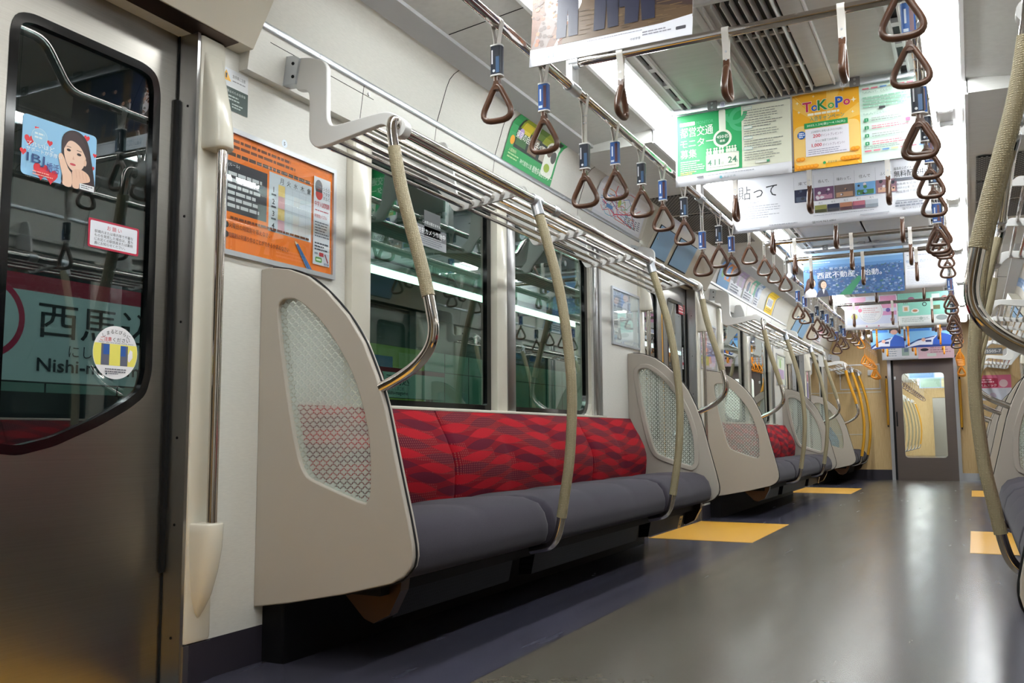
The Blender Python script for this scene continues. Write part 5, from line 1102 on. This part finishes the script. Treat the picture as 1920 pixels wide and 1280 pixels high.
def station_sign(x, y0, y1, z0, z1, label):
    t = thing('station_sign', (x, (y0+y1)/2, z0), label, 'station sign'); W_, H_ = y1-y0, z1-z0
    MB().box(x-.12, x, y0, y1, z0, z1).build('case', M['pdark'], t, 0)
    b = MB(); [b.box(x-.09, x-.03, y-.04, y+.04, -.02, z0) for y in (y0+.3, y1-.3)]; b.build('post', M['pdark'], t)
    k = H_/.51; p = Print(on_left(y0, z0, x), .002); p.step = .0004
    p.rect(0, 0, W_, H_, 'C6D6D4').rect(0, H_*.845, W_, H_, 'A02A40')
    c = W_*.48
    p.ringp(c-.46*k, .285*k, .19*k, .03*k, 'B83050', 40).text('A', c-.46*k, .30*k, .10*k, '2A3038', 'C', bold=.03).text('01', c-.46*k, .14*k, .12*k, '2A3038', 'C', bold=.03)
    p.text('西馬込', c-.20*k, .215*k, .175*k, '23282E', w=.70*k, bold=.02).text('にしまごめ', c-.03*k, .128*k, .062*k, '3A4048', w=.36*k).text('Nishi-magome', c-.20*k, .03*k, .085*k, '2A3038', w=.66*k, bold=.015); p.done(t); return t
station_sign(-3.4, 1.87, 4.37, .893, 1.405, 'station name sign with red band and circled number, seen through the near door window')
station_sign(-6.0, 8.55, 11.0, 1.12, 1.50, 'farther station name sign low in the first left bench window')
t = thing('platform_poster', (-8.99, 14, 1.5), 'yellow and blue poster on the platform wall', 'poster'); MB().box(-8.999, -8.98, 13.2, 15.2, 1.3, 2.3).build('paper', ink('B8C05A'), t, 0); p = Print(on_left(13.2, 1.3, -8.98), .003); p.rect(.2, .2, .9, .8, '5A7AB0').rect(1.1, .1, 1.8, .9, 'D8D49A'); p.done(t)
# dark tunnel beyond the right-hand side
struct(MB().box(2.6, 2.7, -8, 26, -.5, 3.4).build('wall_tunnel', M['dark'], smooth=0))

# ------------------------------------------------------------------ the next car, seen through the end door
Z0 = YF+.5
ZE = Z0+14.5
for s, n in ((1, 'left'), (-1, 'right')):
    struct(MB(s).box(-1.3, -1.2, Z0, ZE, 0, 2.1).build('wall_next_car_'+n, M['cream'], smooth=0))
b = MB(); b.use(M['ceil']).box(-1.3, 1.3, Z0, ZE, 2.08, 2.14); struct(b.build('ceiling_next_car', None, smooth=0))
struct(MB().box(-1.3, 1.3, YF+6, ZE, -.06, 0).build('floor_next_car', M['floor'], smooth=0))
b = MB(); b.use(M['wood']); b.box(-1.3, -.38, ZE-.1, ZE, 0, 2.1).box(.43, 1.3, ZE-.1, ZE, 0, 2.1).box(-.38, .43, ZE-.1, ZE, 1.63, 2.1); b.use(M['steel']).box(-.38, .43, ZE-.05, ZE, 0, 1.63); struct(b.build('wall_next_car_end', None, smooth=0))
b = MB(); b.use(M['wood']); b.box(-1.3, -.5, Z0-.06, Z0, 0, 2.1).box(.5, 1.3, Z0-.06, Z0, 0, 2.1).box(-.5, .5, Z0-.06, Z0, 1.7, 2.1); b.use(M['dark']); b.box(-.56, -.5, YF+.08, Z0, 0, 1.9).box(.5, .56, YF+.08, Z0, 0, 1.9).box(-.56, .56, YF+.08, Z0, 1.75, 1.9); struct(b.build('wall_gangway', None, smooth=0))
for i in range(5):
    for s in (1, -1):
        t = thing('ceiling_lamp', (-.58*s, Z0+1.5+2.8*i, 2.05), 'lamp in the next car, seen through the end door, %s on the %s' % (NTH[i], 'left' if s > 0 else 'right'), 'ceiling light', 'lamps in the next car')
        MB().box(-.63*s, -.53*s, Z0+.3+2.8*i, Z0+2.6+2.8*i, 2.05, 2.08).build('tube', M['lamp'], t, 0)
for i, y in enumerate((4.6, 6.2, 7.5, 8.8, 10.2, 11.6, 12.9)):
    copy_tree(YPOLES[1] if i > 5 else POLES[1], (POLES[1].location.x, Z0+y, .243), None, '%s pole in the next car, seen through the end door glass, %s along' % ('yellow' if i > 5 else 'beige', NTH[i]), 'poles in the next car')
copy_tree(R1, (-.96, Z0+6.5, 1.46), None, 'nearer luggage rack in the next car, behind the end door glass'); copy_tree(R1, (-.96, Z0+10.5, 1.46), None, 'farther luggage rack in the next car, behind the end door glass')
t = thing('strap_rail', (-RX, Z0+6, RZ), 'strap rail of the next car behind the end door glass', 'hanging rail'); MB().cyl((-RX, Z0+.3, RZ), (-RX, ZE-.2, RZ), .0155).build('tube', M['chrome'], t)
for i in range(3): MB().box(-RX-.012, -RX+.012, Z0+2+4*i, Z0+2.05+4*i, RZ, 2.08).build('hanger_bracket', M['white'], t)
for i in range(14): strap('plain', .285, (-RX, Z0+2.8+.75*i, RZ), 'brown strap in the next car behind the end door glass, %s' % NTH[i], 'straps in the next car')
for j, (y, c1, c2) in enumerate(((5.0, '7A9CC8', 'D4DCE8'), (9.0, 'A8C4B4', 'E0D8B0'))):
    t = thing('hanging_poster', (0, Z0+y, 2.08), ['nearer', 'farther'][j]+' poster hanging in the next car behind the end door glass', 'hanging poster'); MB().box(-.45, .45, Z0+y, Z0+y+.002, 1.66, 2.08).build('paper', ink('A8BEDC'), t, 0); p = Print(facing(Z0+y, 1.66, -.45), .003); p.rect(.02, .02, .44, .32, c1).rect(.46, .02, .88, .32, c2); p.done(t)
